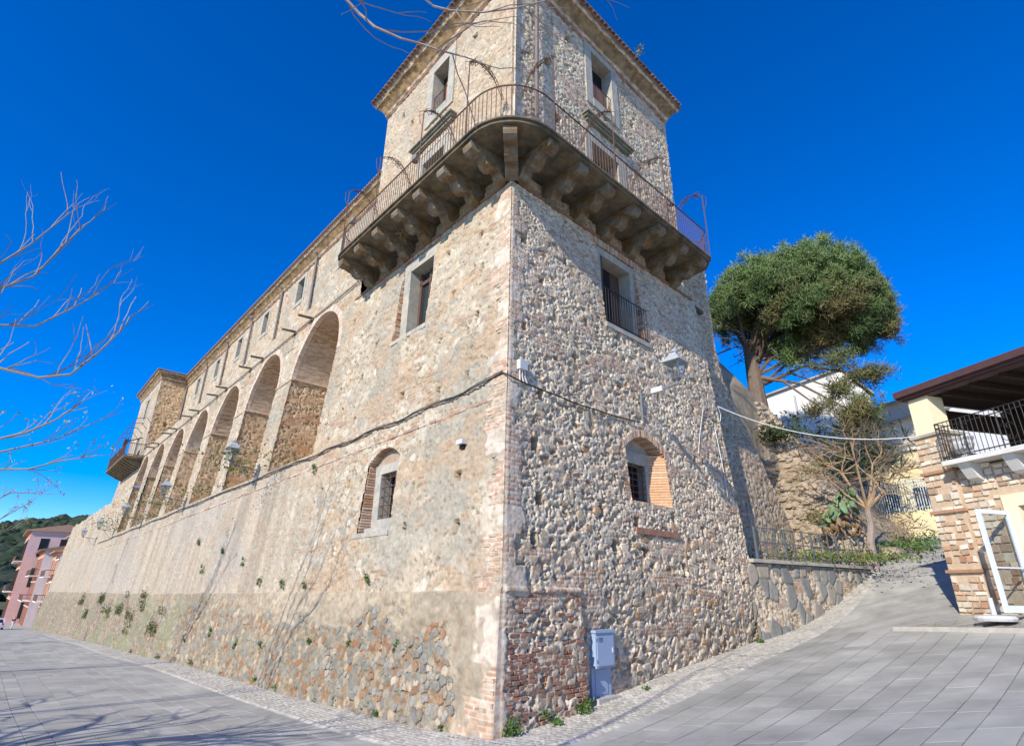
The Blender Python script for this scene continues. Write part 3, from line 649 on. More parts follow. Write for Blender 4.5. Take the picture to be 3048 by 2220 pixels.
# --- arcade niches
def niche(k):
    s0 = ARCH0 + k * ARCHP; s1 = s0 + ARCHW; rr = ARCHW / 2; sm = s0 + rr; res = .04 + .02 * k
    nic = MB(); nic.fbox(PL, (s0, s1), (-3.4, -3.2), (6.0, 12.9)); nic.fbox(PL, (s0, s1), (-3.2, -.6), (6.2, 6.30))
    nic.fbox(PL, (s0 - .25, s0), (-3.2, -.9), (6.2, ARCHZ))
    o = nic.build('arch_niche', M['render'], castle)
    if k == 0: o['label'] = 'tall arched recess nearest the corner tower'
    Nn, Z = np.meshgrid(np.arange(-3.2, .01, res), np.arange(6.2, ARCHZ + .02, res))
    Nn2 = np.where(Nn > -.95, wn_(Z) + (Nn + 0.0) * 0 - (.0 - Nn) * (wn_(Z) + .95) / -.95 * 0, Nn)
    t = (Nn + 3.2) / 3.2; NN = -3.2 + t * (wn_(Z) + 3.2)
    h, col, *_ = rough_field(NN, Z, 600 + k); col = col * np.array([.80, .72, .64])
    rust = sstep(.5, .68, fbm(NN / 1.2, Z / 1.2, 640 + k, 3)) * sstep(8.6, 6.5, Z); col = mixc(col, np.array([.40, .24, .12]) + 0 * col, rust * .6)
    rowj = (np.floor(Z / .45) % 2)
    stuff(link('jamb_masonry', grid_mesh('jamb', PL(s1 + .02 - h * .8, NN, Z), None, col), M['wall'], o))
    lip = MB(); lip.fbox(PL, (s1 - .06, s1 + .1), (-3.0, float(wn_(ARCHZ)) + .04), (ARCHZ - .06, ARCHZ + .02)); lip.fbox(PL, (s1 - .1, s1 + 1.75), (float(wn_(ARCHZ)) - .1, float(wn_(ARCHZ)) + .045), (ARCHZ - .085, ARCHZ - .03)); lip.build('impost', M['brick_tan'], o)
    # brick vault
    T, Nn = np.meshgrid(np.arange(0, math.pi + .01, max(.018, .009 * (1 + k))), np.arange(-3.2, -.84, .055 + .03 * k))
    L_ = T * rr; row = np.floor(L_ / .075).astype(np.int64); fz = L_ / .075 - row; off = .5 * (row % 2)
    bx = Nn / .26 + off; fx = bx - np.floor(bx); rnd_ = _h(row, np.floor(bx).astype(np.int64), 650 + k)
    jm = sstep(0, .25, fz) * sstep(1, .8, fz) * sstep(0, .1, fx) * sstep(1, .9, fx)
    bc = pick(rnd_, [(.38, .26, .17), (.33, .22, .14), (.42, .31, .22), (.30, .19, .12), (.45, .35, .26)])
    colv = mixc(np.array([.46, .38, .29]) + 0 * bc, bc, jm)
    rad = rr + .02 - .012 * jm - .012 * rnd_
    Sx = sm - rad * np.cos(T); Zx = ARCHZ + rad * np.sin(T) * 1.06
    nmax = wn_(Zx) - .004; NN = -3.2 + (Nn + 3.2) / (Nn.max() + 3.2) * (nmax + 3.2)
    stuff(link('vault_brick', grid_mesh('vault', PL(Sx, NN, Zx), None, colv), M['wall'], o))
    # voussoir ring on the face
    ring = MB(); nv = 62
    for i in range(nv):
        t0, t1 = math.pi * i / nv, math.pi * (i + .88) / nv; q = []
        for nn_ in (-.16, .018 + random.uniform(-.006, .008)):
            for t, ra in ((t0, rr), (t1, rr), (t1, rr + .26), (t0, rr + .26)):
                zq = ARCHZ + ra * math.sin(t) * 1.06; q.append(PL(sm - ra * math.cos(t), float(wn_(zq)) + nn_, zq))
        ring.hexa(q, random.choice([(.57, .46, .36), (.54, .42, .32), (.60, .5, .4), (.52, .39, .29)]))
    stuff(ring.build('arch_ring', M['brickwork'], o, attr=True))
for k in range(7): niche(k)
tr = MB(); tr.fbox(PL, (9.2, 61.5), (-3.5, -1.02), (13.46, 13.54)); tr.build('terrace', M['trim'], castle)
# waterspouts
for k in range(7):
    for ds in (3.25, 5.05):
        s = ARCH0 + k * ARCHP + ds
        b = MB(); b.tube([PL(s, -1.1, 12.80), PL(s, -.32, 12.74)], [.06, .05], 6); b.tube([PL(s - .02, -1.0, 12.70), PL(s + .3, -.93, 12.68)], .05, 5); b.build('waterspout', M['trim_dark'], castle)
pp = MB(); pp.tube([PL(s, -.90, 12.70 + .02 * math.sin(s)) for s in np.arange(9.6, 50, 1.5)], .025, 5); pp.build('service_pipe', M['lead'], castle)

# --- wing wall above the terrace
WO = -2.3
WIN_S = [(16.0, 16.95), (21.35, 22.95), (27.45, 29.0), (33.05, 34.65), (38.8, 40.4), (44.85, 46.4)]
S, Z = np.meshgrid(np.arange(7.5, 50.2, .09), np.arange(13.3, 20.7, .09)); h, col, *_ = plaster_field(S, Z, 700, .3); col = col * np.array([1.05, 1.05, 1.05])
keep = np.ones(qc(S).shape, bool)
for a0, a1 in WIN_S: keep &= ~((qc(S) > a0 + .1) & (qc(S) < a1 - .1) & (qc(Z) > 18.15) & (qc(Z) < 20.0))
stuff(link('rubble_facing', grid_mesh('wing_wall', PLU(S, WO + h, Z), keep, col), M['wall'], castle))
for i, (a0, a1) in enumerate(WIN_S):
    wv = window(PLU, 'window', (a0, a1), (18.05, 20.1), (a0 + .26, a1 - .26), (18.3, 19.86), WO + .03, .3, fill='dark' if i else 'wood_red')
    if i == 0: wv['label'] = 'wing window with reddish board seen through the balcony railing'
for i, s in enumerate((19.85, 25.3, 31.2, 37.0, 43.0, 49.9)):
    b = MB(); b.tube([PLU(s, WO + .12, 13.5), PLU(s, WO + .12, 20.5)], .075, 7); b.lathe(PLU(s, WO + .14, 20.5), [(.08, -.1), (.19, .05), (.20, .35), (.12, .40)], 8); b.build('downpipe', M['lead'], castle)
# --- upper tower walls
LW, RW = 8.0, 8.75
def rect_holes(S, Z, rects):
    k = np.zeros(qc(S).shape, bool)
    for s0, s1, z0, z1 in rects: k |= (qc(S) > s0) & (qc(S) < s1) & (qc(Z) > z0) & (qc(Z) < z1)
    return ~k
UO = -.10
S, Z = np.meshgrid(np.arange(0, LW + .02, .032), np.arange(11.9, 20.72, .032)); h, col, *_ = plaster_field(S, Z, 800, .8); h2, c2, *_ = rough_field(S, Z, 820)
h = h * .6 + h2 * .45; col = col * .7 + c2 * .3; h, col = quoin_tint(S, Z, h, col, 830, .45)
h = punch(S, Z, h, [(1.3, 17.2, .07, .1), (2.1, 19.4, .08, .1), (2.2, 18.2, .07, .09), (5.9, 18.5, .07, .1), (6.7, 19.5, .08, .12), (6.2, 15.0, .07, .1), (1.8, 15.2, .07, .1)], col=col)
stuff(link('rubble_facing', grid_mesh('tower_left', PLU(S, UO + h, Z), rect_holes(S, Z, [(3.3, 4.7, 17.5, 20.1), (3.25, 4.95, 12.6, 16.2)]), col), M['wall'], castle))
S, Z = np.meshgrid(np.arange(0, RW + .02, .030), np.arange(11.9, 20.72, .030)); h, col, *_ = rough_field(S, Z, 850); h = h * .75; h, col = quoin_tint(S, Z, h, col, 860, .5)
h = punch(S, Z, h, [(2.6, 19.7, .1, .16), (1.5, 17.6, .08, .12), (6.2, 18.4, .08, .12), (7.2, 17.2, .09, .12), (2.0, 15.6, .08, .12), (6.4, 15.4, .08, .12), (5.8, 16.9, .07, .1)], col=col)
stuff(link('rubble_facing', grid_mesh('tower_right', PRU(S, UO + h, Z), rect_holes(S, Z, [(3.6, 5.15, 17.65, 20.2), (3.4, 5.3, 12.6, 16.2)]), col), M['wall'], castle))
core = MB()
A_ = Ct - wc * .75; B_ = A_ + uR * 7.9; C_ = B_ + uL * 7.2; D_ = A_ + uL * 7.2
core.hexa([p + KZ * 0 for p in (A_, B_, C_, D_)] + [p + KZ * 20.6 for p in (A_, B_, C_, D_)])
core.fbox(PLU, (7.4, 60), (-12, -3.4), (0, 20.6))
core.hexa([PRU(RW, -.4, 11.9), PRU(RW + .02, -.4, 11.9), PRU(RW + .02, -8.2, 11.9), PRU(RW, -8.2, 11.9)] + [PRU(RW, UO, 20.6), PRU(RW + .02, UO, 20.6), PRU(RW + .02, -8.2, 20.6), PRU(RW, -8.2, 20.6)])
core.fbox(PLU, (LW, LW + .02), (-8, UO), (11.9, 20.6))
core.build('light_block_core', M['render'], castle)  # unseen solid mass behind the facing, added to block light
# cap ridge where the battered wall stops under the balcony
cp = MB(); cp.fbox(PLU, (.2, 8.6), (UO - .1, .045), (11.98, 12.06)); cp.fbox(PRU, (.2, 9.0), (UO - .1, .045), (11.985, 12.065)); cp.hexa([Ct - wc * .3 + KZ * 11.98, PRU(.25, .05, 11.98), Ct + wc * .05 + KZ * 11.98, PLU(.25, .05, 11.98)] + [Ct - wc * .3 + KZ * 12.07, PRU(.25, .05, 12.07), Ct + wc * .05 + KZ * 12.07, PLU(.25, .05, 12.07)]); cp.build('cap_course', M['brick_red'], castle)
# upper windows and balcony doors
w5 = window(PLU, 'window', (3.17, 4.87), (17.37, 20.25), (3.52, 4.50), (17.72, 19.82), UO + .05, .45, fill='dark', label='upper window facing the street with reddish board and iron guard')
b = MB(); b.fbox(PLU, (3.55, 4.2), (UO - .37, UO - .34), (17.8, 19.4)); b.build('board', M['wood_red'], w5)
def guard(P, par, s0, s1, n, z0, z1, k):
    g = MB()
    for i in range(k): s = s0 + (s1 - s0) * i / (k - 1); g.tube([P(s, n, z0), P(s, n, z1)], .010, 5)
    g.tube([P(s0, n, z1), P(s1, n, z1)], .016, 5); g.tube([P(s0, n, z0 + .05), P(s1, n, z0 + .05)], .014, 5); g.build('window_guard', M['iron'], par)
guard(PLU, w5, 3.52, 4.5, UO - .05, 17.72, 18.6, 9)
w6 = window(PRU, 'window', (3.46, 5.30), (17.50, 20.35), (3.80, 4.97), (17.85, 20.08), UO + .05, .45, fill='dark', label='upper window on the shaded side with brown board and iron guard')
b = MB(); b.fbox(PRU, (3.85, 4.95), (UO - .37, UO - .34), (17.9, 19.3)); b.build('board', M['wood_red'], w6)
guard(PRU, w6, 3.8, 4.97, UO - .05, 17.85, 18.75, 10)
def hood(P, par, s0, s1, z):
    b = MB(); b.fbox(P, (s0 + .15, s1 - .15), (UO, .02), (z + .06, z + .15)); b.fbox(P, (s0 + .06, s1 - .06), (UO, .09), (z + .152, z + .22)); b.fbox(P, (s0, s1), (UO, .17), (z + .222, z + .28)); b.build('hood', M['hood'], par)
w7 = window(PLU, 'balcony_door', (3.12, 5.08), (12.7, 16.05), (3.46, 4.74), (12.78, 15.70), UO + .05, .5, fill='wood', label='balcony door facing the street under a moulded stone hood'); hood(PLU, w7, 2.9, 5.45, 16.40)
w8 = window(PRU, 'balcony_door', (3.26, 5.44), (12.7, 16.15), (3.58, 5.03), (12.78, 15.80), UO + .05, .5, fill='wood', label='balcony door on the shaded side under a moulded stone hood'); hood(PRU, w8, 3.18, 5.8, 16.48)
b = MB(); b.tube([PRU(.87, .08, 12.8), PRU(.87, .08, 16.5), PRU(.88, .09, 20.5)], .065, 8); b.lathe(PRU(.87, .08, 14.55), [(.08, -.06), (.085, .06)], 8); b.build('downpipe', M['lead'], castle)

# --- balcony
BP = 1.36; ZS = 12.56
def bal_path(o, step=.25):
    """points along the balcony edge at projection o, from the left end round the corner to the right end"""
    pts = []
    pts.append(PLU(8.0, .1, 0)); 
    for t in np.linspace(0, math.pi / 2, 7)[1:-1]: pts.append(PLU(8.0 - .9 + .9 * math.cos(t), o - .9 + .9 * math.sin(t), 0))
    for s in np.linspace(7.1, 0.0, 28): pts.append(PLU(s, o, 0))
    a0 = math.atan2(nL[1], nL[0]); a1 = math.atan2(nR[1], nR[0])
    if a1 < a0: a1 += 2 * math.pi
    for t in np.linspace(a0, a1, 16)[1:-1]: pts.append(Ct + o * np.array([math.cos(t), math.sin(t), 0]))
    for s in np.linspace(0, 7.9, 31): pts.append(PRU(s, o, 0))
    pts.append(PRU(8.35, o - .35, 0)); pts.append(PRU(8.4, .0, 0))
    return pts
balcony = None
def slab_mesh(o, z0, z1, jit=0):
    outer = bal_path(o); inner = bal_path(UO - .1); inner = [PLU(8.0, UO - .05, 0)] * 6 + [PLU(s, UO - .05, 0) for s in np.linspace(7.1, 0, 28)] + [Ct - wc * .15] * 14 + [PRU(s, UO - .05, 0) for s in np.linspace(0, 7.9, 31)] + [PRU(8.3, UO - .05, 0)] * 2
    n = min(len(outer), len(inner)); b = MB(); vs = []; fs = []
    for i in range(n):
        j = random.uniform(-jit, jit)
        for p, z in ((inner[i], z0), (outer[i], z0), (outer[i], z1), (inner[i], z1)): vs.append(p + KZ * (z + (j if z == z0 else 0)))
    for i in range(n - 1):
        for k in range(4): fs.append((i * 4 + k, i * 4 + (k + 1) % 4, (i + 1) * 4 + (k + 1) % 4, (i + 1) * 4 + k))
    fs += [(3, 2, 1, 0), tuple((n - 1) * 4 + k for k in range(4))]; b.add(vs, fs); return b
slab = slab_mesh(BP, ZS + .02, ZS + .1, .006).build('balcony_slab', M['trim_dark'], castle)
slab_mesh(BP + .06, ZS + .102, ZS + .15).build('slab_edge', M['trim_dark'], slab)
def corbel(P0, d, t, w=.34, ln=1.38):
    """scrolled stone bracket: profile in the plane of d (outwards) and z, extruded along t"""
    prof = []
    zt = ZS + .015
    prof += [(-.2, zt), (ln, zt), (ln + .02, zt - .13), (ln - .02, zt - .22), (ln - .12, zt - .27), (ln - .24, zt - .25), (ln - .32, zt - .17), (ln - .40, zt - .18), (ln - .46, zt - .30), (ln - .54, zt - .41), (ln - .68, zt - .46), (ln - .80, zt - .41), (ln - .86, zt - .34), (ln - .92, zt - .36), (ln - .97, zt - .48), (ln - 1.06, zt - .57), (ln - 1.2, zt - .60), (-.2, zt - .60)]
    vs = []; n = len(prof)
    for sg in (-.5, .5):
        for x, z in prof: vs.append(P0 + d * x + t * (sg * w) + KZ * z)
    fs = [tuple(range(n - 1, -1, -1)), tuple(range(n, 2 * n))] + [(i, (i + 1) % n, n + (i + 1) % n, n + i) for i in range(n)]
    b = MB(); b.add(vs, fs); return b.build('corbel', M['corbel'], castle)
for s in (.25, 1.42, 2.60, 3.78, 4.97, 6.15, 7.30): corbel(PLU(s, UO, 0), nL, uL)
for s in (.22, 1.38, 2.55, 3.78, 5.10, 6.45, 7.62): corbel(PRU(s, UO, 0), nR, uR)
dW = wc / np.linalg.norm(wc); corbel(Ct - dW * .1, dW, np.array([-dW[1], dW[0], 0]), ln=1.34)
# railing
rp = bal_path(BP - .04); ZR0, ZR1 = ZS + .165, ZS + 1.24
railing = MB()
railing.tube([p + KZ * ZR1 for p in rp], .021, 5); railing.tube([p + KZ * (ZR0 + .08) for p in rp], .014, 4)
railing = railing.build('railing', M['iron'], castle)
L_ = np.cumsum([0] + [np.linalg.norm(rp[i + 1] - rp[i]) for i in range(len(rp) - 1)])
def at_len(d): i = min(max(np.searchsorted(L_, d) - 1, 0), len(rp) - 2); t = (d - L_[i]) / (L_[i + 1] - L_[i] + 1e-9); return rp[i] * (1 - t) + rp[i + 1] * t
bal_me = MB(); bal_me.tube([(0, 0, 0), (0, 0, ZR1 - ZR0)], .0105, 5); bal_me = bal_me.mesh('baluster'); bal_me.materials.append(M['iron'])
d = .06
while d < L_[-1]:
    o = link('baluster', bal_me, None, railing, True); q = at_len(d); o.location = Vector((q[0], q[1], ZR0)); d += .128
# tall posts with curled hoops that once carried an awning
def hoop(P, s, back):
    b = MB(); o_ = BP - .02; top = 15.35
    b.tube([P(s, o_, ZR0 - .1), P(s, o_ + .02, 14.2), P(s, o_ + .01, top)], .018, 5)
    for k in range(3):
        pts = []; j = random.uniform(-.05, .05)
        for t in np.linspace(0, 1, 11):
            pts.append(P(s + j * math.sin(t * 6), o_ + .02 - (1.15 + .04 * k) * t, top - .05 + (.42 + .05 * k) * math.sin(t * math.pi * .75) - .78 * t ** 2.2 + .03 * math.sin(t * 9 + k)))
        b.tube(pts, .013, 4)
    for k in range(7):
        t = random.random() * .8; c = P(s, o_ - 1.1 * t, top + .36 * math.sin(t * math.pi * .75) - .75 * t ** 2.2); r_ = random.uniform(.06, .16); a0 = random.random() * 6
        b.tube([c + (nL if P is PLU else nR) * r_ * math.cos(a0 + u_) * (1 - u_ / 6) + KZ * r_ * math.sin(a0 + u_) * (1 - u_ / 6) + (uL if P is PLU else uR) * .05 * math.sin(3 * u_ + k) for u_ in np.linspace(0, 4.2, 8)], .009, 4)
    b.tube([P(s, o_ + .02, top), P(s + .02, o_ + .14, top - .12), P(s, o_ + .12, top - .45), P(s, o_ + .02, top - .65)], .009, 4)
    b.build('awning_post', M['iron'], castle)
for s in (.24, 2.46, 5.02, 7.25): hoop(PLU, s, 1)
for s in (.17, 2.71, 5.40, 8.02): hoop(PRU, s, 1)
# --- cornices and roof edges
def cornice(P, s0, s1, o0, zt, m0, m1, seed, step=.08, parent=castle):
    prof = [(0, -.78, 0), (.055, -.75, 0), (.06, -.66, 0), (.09, -.65, 1), (.10, -.55, 1), (.13, -.53, 2), (.17, -.45, 2), (.23, -.34, 2), (.31, -.24, 2), (.40, -.17, 2), (.43, -.16, 1), (.44, -.08, 1), (.50, -.07, 3), (.52, .0, 3)]
    cols = [(.33, .19, .13), (.50, .40, .29), (.27, .175, .085), (.19, .13, .10)]
    n = max(2, int((s1 - s0) / step)); t = np.linspace(0, 1, n)
    V = np.zeros((len(prof), n, 3)); C = np.zeros((len(prof), n, 3))
    for i, (o, z, k) in enumerate(prof):
        a, b = s0 - o * m0, s1 + o * m1; s = a + (b - a) * t
        j = (vn(s / .10, s * 0 + i * .7, seed) - .5) * (.10 if k == 2 else .03); zz_ = zt + z + (vn(s / .09, s * 0 + i, seed + 5) - .5) * .03
        V[i] = P(s, o0 + o + j, zz_); C[i] = np.array(cols[k]) * (.45 + 1.1 * vn(s / .13, s * 0 + i * .9, seed + 3))[:, None]
    return link('cornice', grid_mesh('cornice', V, None, C), M['cornice'], parent)
ZE = 21.10
cornice(PLU, 0, LW, UO, ZE, 1.035, 1, 900); cornice(PRU, 0, RW, UO, ZE, 1.035, 1, 910)
cornice(PLU, LW, 50.0, WO, 20.95, 0, 0, 920, .2)
cornice(PLU, 50.0, 60.0, 0, 21.2, 1, 1, 930, .25)
def PFs(s, o, z): return PLU(50.0 - np.asarray(o), np.asarray(s), z)       # side face of the far pavilion, s runs outwards
cornice(PFs, WO, 0, 0, 21.2, 0, 1, 935, .15)
tm = {}
def tile_mesh(k, pitch):
    b = MB(); vs = []; r = random.Random(k)
    for x in (0, .42):
        for t in np.linspace(0, math.pi, 6): vs.append((x, (.088 + .012 * (x > 0)) * math.cos(t), .075 * math.sin(t) - x * pitch))
        for t in np.linspace(math.pi, 0, 6): vs.append((x, .07 * math.cos(t), .058 * math.sin(t) - x * pitch))
    fs = [(i, i + 1, 13 + i, 12 + i) for i in range(11)] + [(11, 0, 12, 23), tuple(range(12, 24)), tuple(range(11, -1, -1))]
    b.add(vs, fs); me = b.mesh('roof_tile'); me.materials.append(M['tile']); return me
tmes = [tile_mesh(k, .28) for k in range(3)]
roof = MB(); z1_ = ZE + .02
A_, B_, C_, D_ = Ct + wc * .45, PRU(RW + .5, .45, 0), None, PLU(LW + .5, .45, 0); C_ = B_ + uL * (LW + 1)
cen = (A_ + C_) / 2 + KZ * (ZE + 1.35)
roof.add([p + KZ * z1_ for p in (A_, B_, C_, D_)] + [cen], [(0, 1, 4), (1, 2, 4), (2, 3, 4), (3, 0, 4), (3, 2, 1, 0)])
roof.fbox(PLU, (LW, 50), (WO - 6, WO + .42), (20.955, 21.0)); roof.fbox(PLU, (50.02, 60.3), (-8, .42), (21.205, 21.26))
roof = roof.build('roof', M['tile'], castle)
def tiles_along(P, nrm, s0, s1, o, z):
    s = s0
    while s < s1:
        t = link('roof_tile', random.choice(tmes), None, roof); t.location = Vector([float(v) for v in P(s, o - .32, z + .11 + random.uniform(-.008, .008))]); t.rotation_euler = (0, 0, math.atan2(nrm[1], nrm[0]) + random.uniform(-.03, .03)); s += .215
tiles_along(PLU, nL, -.45, LW + .45, UO + .55, ZE); tiles_along(PRU, nR, -.45, RW + .45, UO + .55, ZE)
ft = MB()
for P, s0, s1, o, z, st_ in ((PLU, LW + .4, 50, WO + .55, 20.95, .24), (PLU, 49.5, 60.4, .55, 21.2, .24), (PFs, WO, .5, .5, 21.2, .24)):
    s = s0
    while s < s1:
        ft.fbox(P, (s, s + .15), (o - .4, o + .05), (z + .012, z + .10)); s += st_
stuff(ft.build('roof_tiles', M['tile'], roof))
# --- far pavilion of the wing
S, Z = np.meshgrid(np.arange(50, 60.1, .12), np.arange(13.4, 20.6, .12)); h, col, *_ = plaster_field(S, Z, 940)
stuff(link('rubble_facing', grid_mesh('pavilion_front', PLU(S, h, Z), rect_holes(S, Z, [(54, 55.6, 17.3, 19.6), (53.8, 55.6, 13.4, 15.6)]), col), M['wall'], castle))
S, Z = np.meshgrid(np.arange(WO, .01, .06), np.arange(13.4, 20.6, .06)); h, col, *_ = rough_field(S, Z, 950); col = col * np.array([1.0, .88, .72]); h = punch(S, Z, h, [(-1.2, 16.2, .1, .15)])
stuff(link('rubble_facing', grid_mesh('pavilion_side', PLU(50 - h, S, Z), None, col), M['wall'], castle))
window(PLU, 'window', (53.8, 55.8), (17.1, 19.9), (54.2, 55.4), (17.4, 19.5), .03, .3, fill='dark')
window(PLU, 'balcony_door', (53.6, 55.8), (13.2, 16.0), (54.0, 55.4), (13.3, 15.6), .03, .3, fill='dark')
fb = MB(); fb.fbox(PLU, (48.7, 59), (-.2, 1.5), (12.55, 12.75)); fb = fb.build('balcony_slab', M['trim_dark'], castle); fb['label'] = 'dark balcony of the far end pavilion'
for s in np.arange(49.2, 59, 1.05):
    b = MB(); b.hexa([PLU(s, -.1, 11.9), PLU(s + .4, -.1, 11.9), PLU(s + .4, .5, 12.1), PLU(s, .5, 12.1), PLU(s, -.1, 12.55), PLU(s + .4, -.1, 12.55), PLU(s + .4, 1.4, 12.55), PLU(s, 1.4, 12.55)]); b.build('corbel', M['corbel'], castle)
fr_ = MB(); pth = [PLU(48.75, 0, 0), PLU(48.75, 1.45, 0), PLU(58.95, 1.45, 0), PLU(58.95, 0, 0)]
for i in range(3):
    a_, b_ = pth[i], pth[i + 1]; n_ = int(np.linalg.norm(b_ - a_) / .13)
    for k in range(n_): q = a_ + (b_ - a_) * k / n_; fr_.tube([q + KZ * 12.75, q + KZ * 13.85], .014, 4, caps=False)
    for zz_ in (12.85, 13.85): fr_.tube([a_ + KZ * zz_, b_ + KZ * zz_], .03, 4)
for s in (48.9, 51.2, 53.5, 55.8, 58.6): fr_.tube([PLU(s, 1.45, 12.8), PLU(s, 1.45, 15.6), PLU(s, 1.2, 16.1), PLU(s, .5, 16.3), PLU(s, .05, 15.8)], .03, 4)
fr_.build('railing', M['iron'], castle)
b = MB(); b.fbox(PLU, (51.6, 53.0), (1.1, 1.35), (14.3, 14.7)); b.tube([PLU(52.3, 0, 15.2), PLU(52.3, 1.2, 14.6)], .05, 5); b.build('floodlight', M['iron_dark'], castle)

# --- set-back wall of the castle beyond the right face
S, Z = np.meshgrid(np.arange(10.05, 17.6, .055), np.arange(1.0, 15.6, .055)); h, col, *_ = rough_field(S, Z, 960); col = col * np.array([.92, .88, .82])
k = (qc(S) > 13.8 + np.clip(10.2 - qc(Z), 0, 9) * .62 + .25 * (fbm(qc(S), qc(Z), 3, 3) - .5)) | ((qc(S) > 11.1) & (qc(S) < 12.15) & (qc(Z) > 10.55) & (qc(Z) < 12.45))
stuff(link('rubble_facing', grid_mesh('set_back_wall', PR(S, -1.10 + wn_(Z) + h, Z), ~k, col), M['wall'], castle))
b = MB()
for z_ in np.arange(2, 15.5, .5):   # ragged end face so the wall has thickness
    e_ = 13.8 + max(0, 10.2 - z_) * .62; w = float(wn_(z_)); b.hexa([PR(e_ - .3, -1.16 + w, z_), PR(e_ - .02 + random.uniform(-.04, .04), -1.16 + w, z_), PR(e_ - .02, -2.9 + w, z_), PR(e_ - .3, -2.9 + w, z_)] + [PR(e_ - .3, -1.16 + w, z_ + .5), PR(e_ - .3 * .62 * (z_ < 10.2) - .02, -1.16 + w, z_ + .5), PR(e_ - .3 * .62 * (z_ < 10.2) - .02, -2.9 + w, z_ + .5), PR(e_ - .3, -2.9 + w, z_ + .5)])
b.build('wall_end', M['stone_pale'], castle)
w9 = window(PR, 'window', (10.85, 12.45), (10.35, 12.75), (11.15, 12.15), (10.6, 12.4), -1.98, .35, fill='dark', label='stone-framed window in the shaded set-back wall')
b = MB(); b.fbox(PR, (10.75, 12.6), (-2.2, -1.80), (12.76, 12.9)); b.fbox(PR, (10.8, 12.55), (-2.2, -1.82), (10.22, 10.34)); b.build('hood', M['trim_dark'], w9)

# ================================================================== THINGS ON THE CASTLE WALL
M['lamp_metal'] = mat('lamp_grey_metal', (.16, .17, .18), rough=.5, noise=(10, .2), bump=None)
M['lamp_roof'] = mat('lamp_roof_metal', (.36, .39, .41), rough=.45, noise=(10, .15), bump=None)
M['white_plastic'] = mat('white_plastic', (.52, .52, .51), rough=.5, noise=(6, .08), bump=None)
def clear_glass(name, fac=.18, tint=(.75, .8, .82)):
    m = bpy.data.materials.new(name); m.use_nodes = True; t = m.node_tree; N = t.nodes; N.remove(N['Principled BSDF'])
    tr = N.new('ShaderNodeBsdfTransparent'); tr.inputs[0].default_value = (*tint, 1); gl = N.new('ShaderNodeBsdfGlossy'); gl.inputs['Roughness'].default_value = .05; gl.inputs[0].default_value = (.8, .85, .9, 1)
    mx = N.new('ShaderNodeMixShader'); mx.inputs[0].default_value = fac * .5; t.links.new(tr.outputs[0], mx.inputs[1]); t.links.new(gl.outputs[0], mx.inputs[2]); t.links.new(mx.outputs[0], N['Material Output'].inputs[0]); return m
M['clear'] = clear_glass('clear_glass')
def frustum(b, c, r0, z0, r1, z1):
    b.hexa([(c[0] + sx * r0, c[1] + sy * r0, c[2] + z0) for sx, sy in ((-1, -1), (1, -1), (1, 1), (-1, 1))] + [(c[0] + sx * r1, c[1] + sy * r1, c[2] + z1) for sx, sy in ((-1, -1), (1, -1), (1, 1), (-1, 1))])
def lantern(name, label, loc, nrm, group, box=False):
    t = thing(name, label, 'street lamp', loc, group, math.atan2(nrm[1], nrm[0])); L = lambda b, n, m: b.build(n, M[m], t, world_space=False)
    b = MB(); b.box((.0, 0, -.22), (.03, .03, .45)); L(b, 'wall_plate', 'lamp_metal')
    b = MB(); b.tube([(0, 0, .08), (1.1, 0, .20)], .024, 6); b.tube([(.02, 0, -.45), (.12, 0, -.50), (.25, 0, -.42), (.62, 0, .0), (.78, 0, .15)], .016, 5); b.tube([(.06 + .17 * (1 - u / 7) * math.cos(u) + .1, 0, -.14 + .15 * (1 - u / 7) * math.sin(u)) for u in np.linspace(0, 6, 12)], .012, 4); L(b, 'arm', 'lamp_metal')
    c = (1.1, 0, 0)
    b = MB(); b.lathe(c, [(.035, .16), (.05, .22), (.04, .26), (.10, .31), (.13, .34)], 8); L(b, 'lantern_base', 'lamp_metal')
    b = MB()
    for sx in (-1, 1):
        for sy in (-1, 1): b.tube([(1.1 + sx * .13, sy * .13, .34), (1.1 + sx * .205, sy * .205, .78)], .010, 4)
    L(b, 'lantern_frame', 'lamp_metal')
    for sx, sy in ((1, 0), (-1, 0), (0, 1), (0, -1)):
        q = []
        for r, z in ((.125, .345), (.20, .775)):
            for w in (-1, 1): q.append((1.1 + sx * r + sy * r * w * .95, sy * r + sx * r * w * .95, z))
        b = MB(); b.add([q[0], q[1], q[3], q[2]], [(0, 1, 2, 3)]); L(b, 'pane', 'clear')
    b = MB(); frustum(b, c, .27, .78, .27, .80); frustum(b, c, .26, .801, .10, 1.0); frustum(b, c, .10, 1.0, .085, 1.05); b.lathe((1.1, 0, 1.05), [(.06, 0), (.11, .03), (.11, .06), (.05, .10), (.02, .14)], 10); L(b, 'lantern_roof', 'lamp_roof')
    b = MB(); b.lathe((1.1, 0, .62), [(.03, .15), (.05, .1), (.055, .0), (.02, -.06)], 8); L(b, 'bulb', 'white_plastic')
    if box: b = MB(); b.box((.52, 0, .17), (.17, .07, .07)); L(b, 'control_box', 'white_plastic')
    return t
lantern('wall_lantern', 'grey wall lantern with white box on its arm, on the rough right wall', PR(5.5, wn_(7.0) + .06, 7.0), nR, 'wall lanterns', True)
for i, s in enumerate((15.63, 27.28, 39.29, 51.65, 62.66)):
    lantern('wall_lantern', ['grey wall lantern on the first arcade pier, nearest the tower', 'grey wall lantern on the left wall, second from the tower', 'grey wall lantern on the left wall, third from the tower', 'grey wall lantern on the left wall, fourth from the tower', 'grey wall lantern on the left wall, farthest from the tower'][i], PL(s, float(wn_(6.5)) + .05, 6.45), nL, 'wall lanterns')
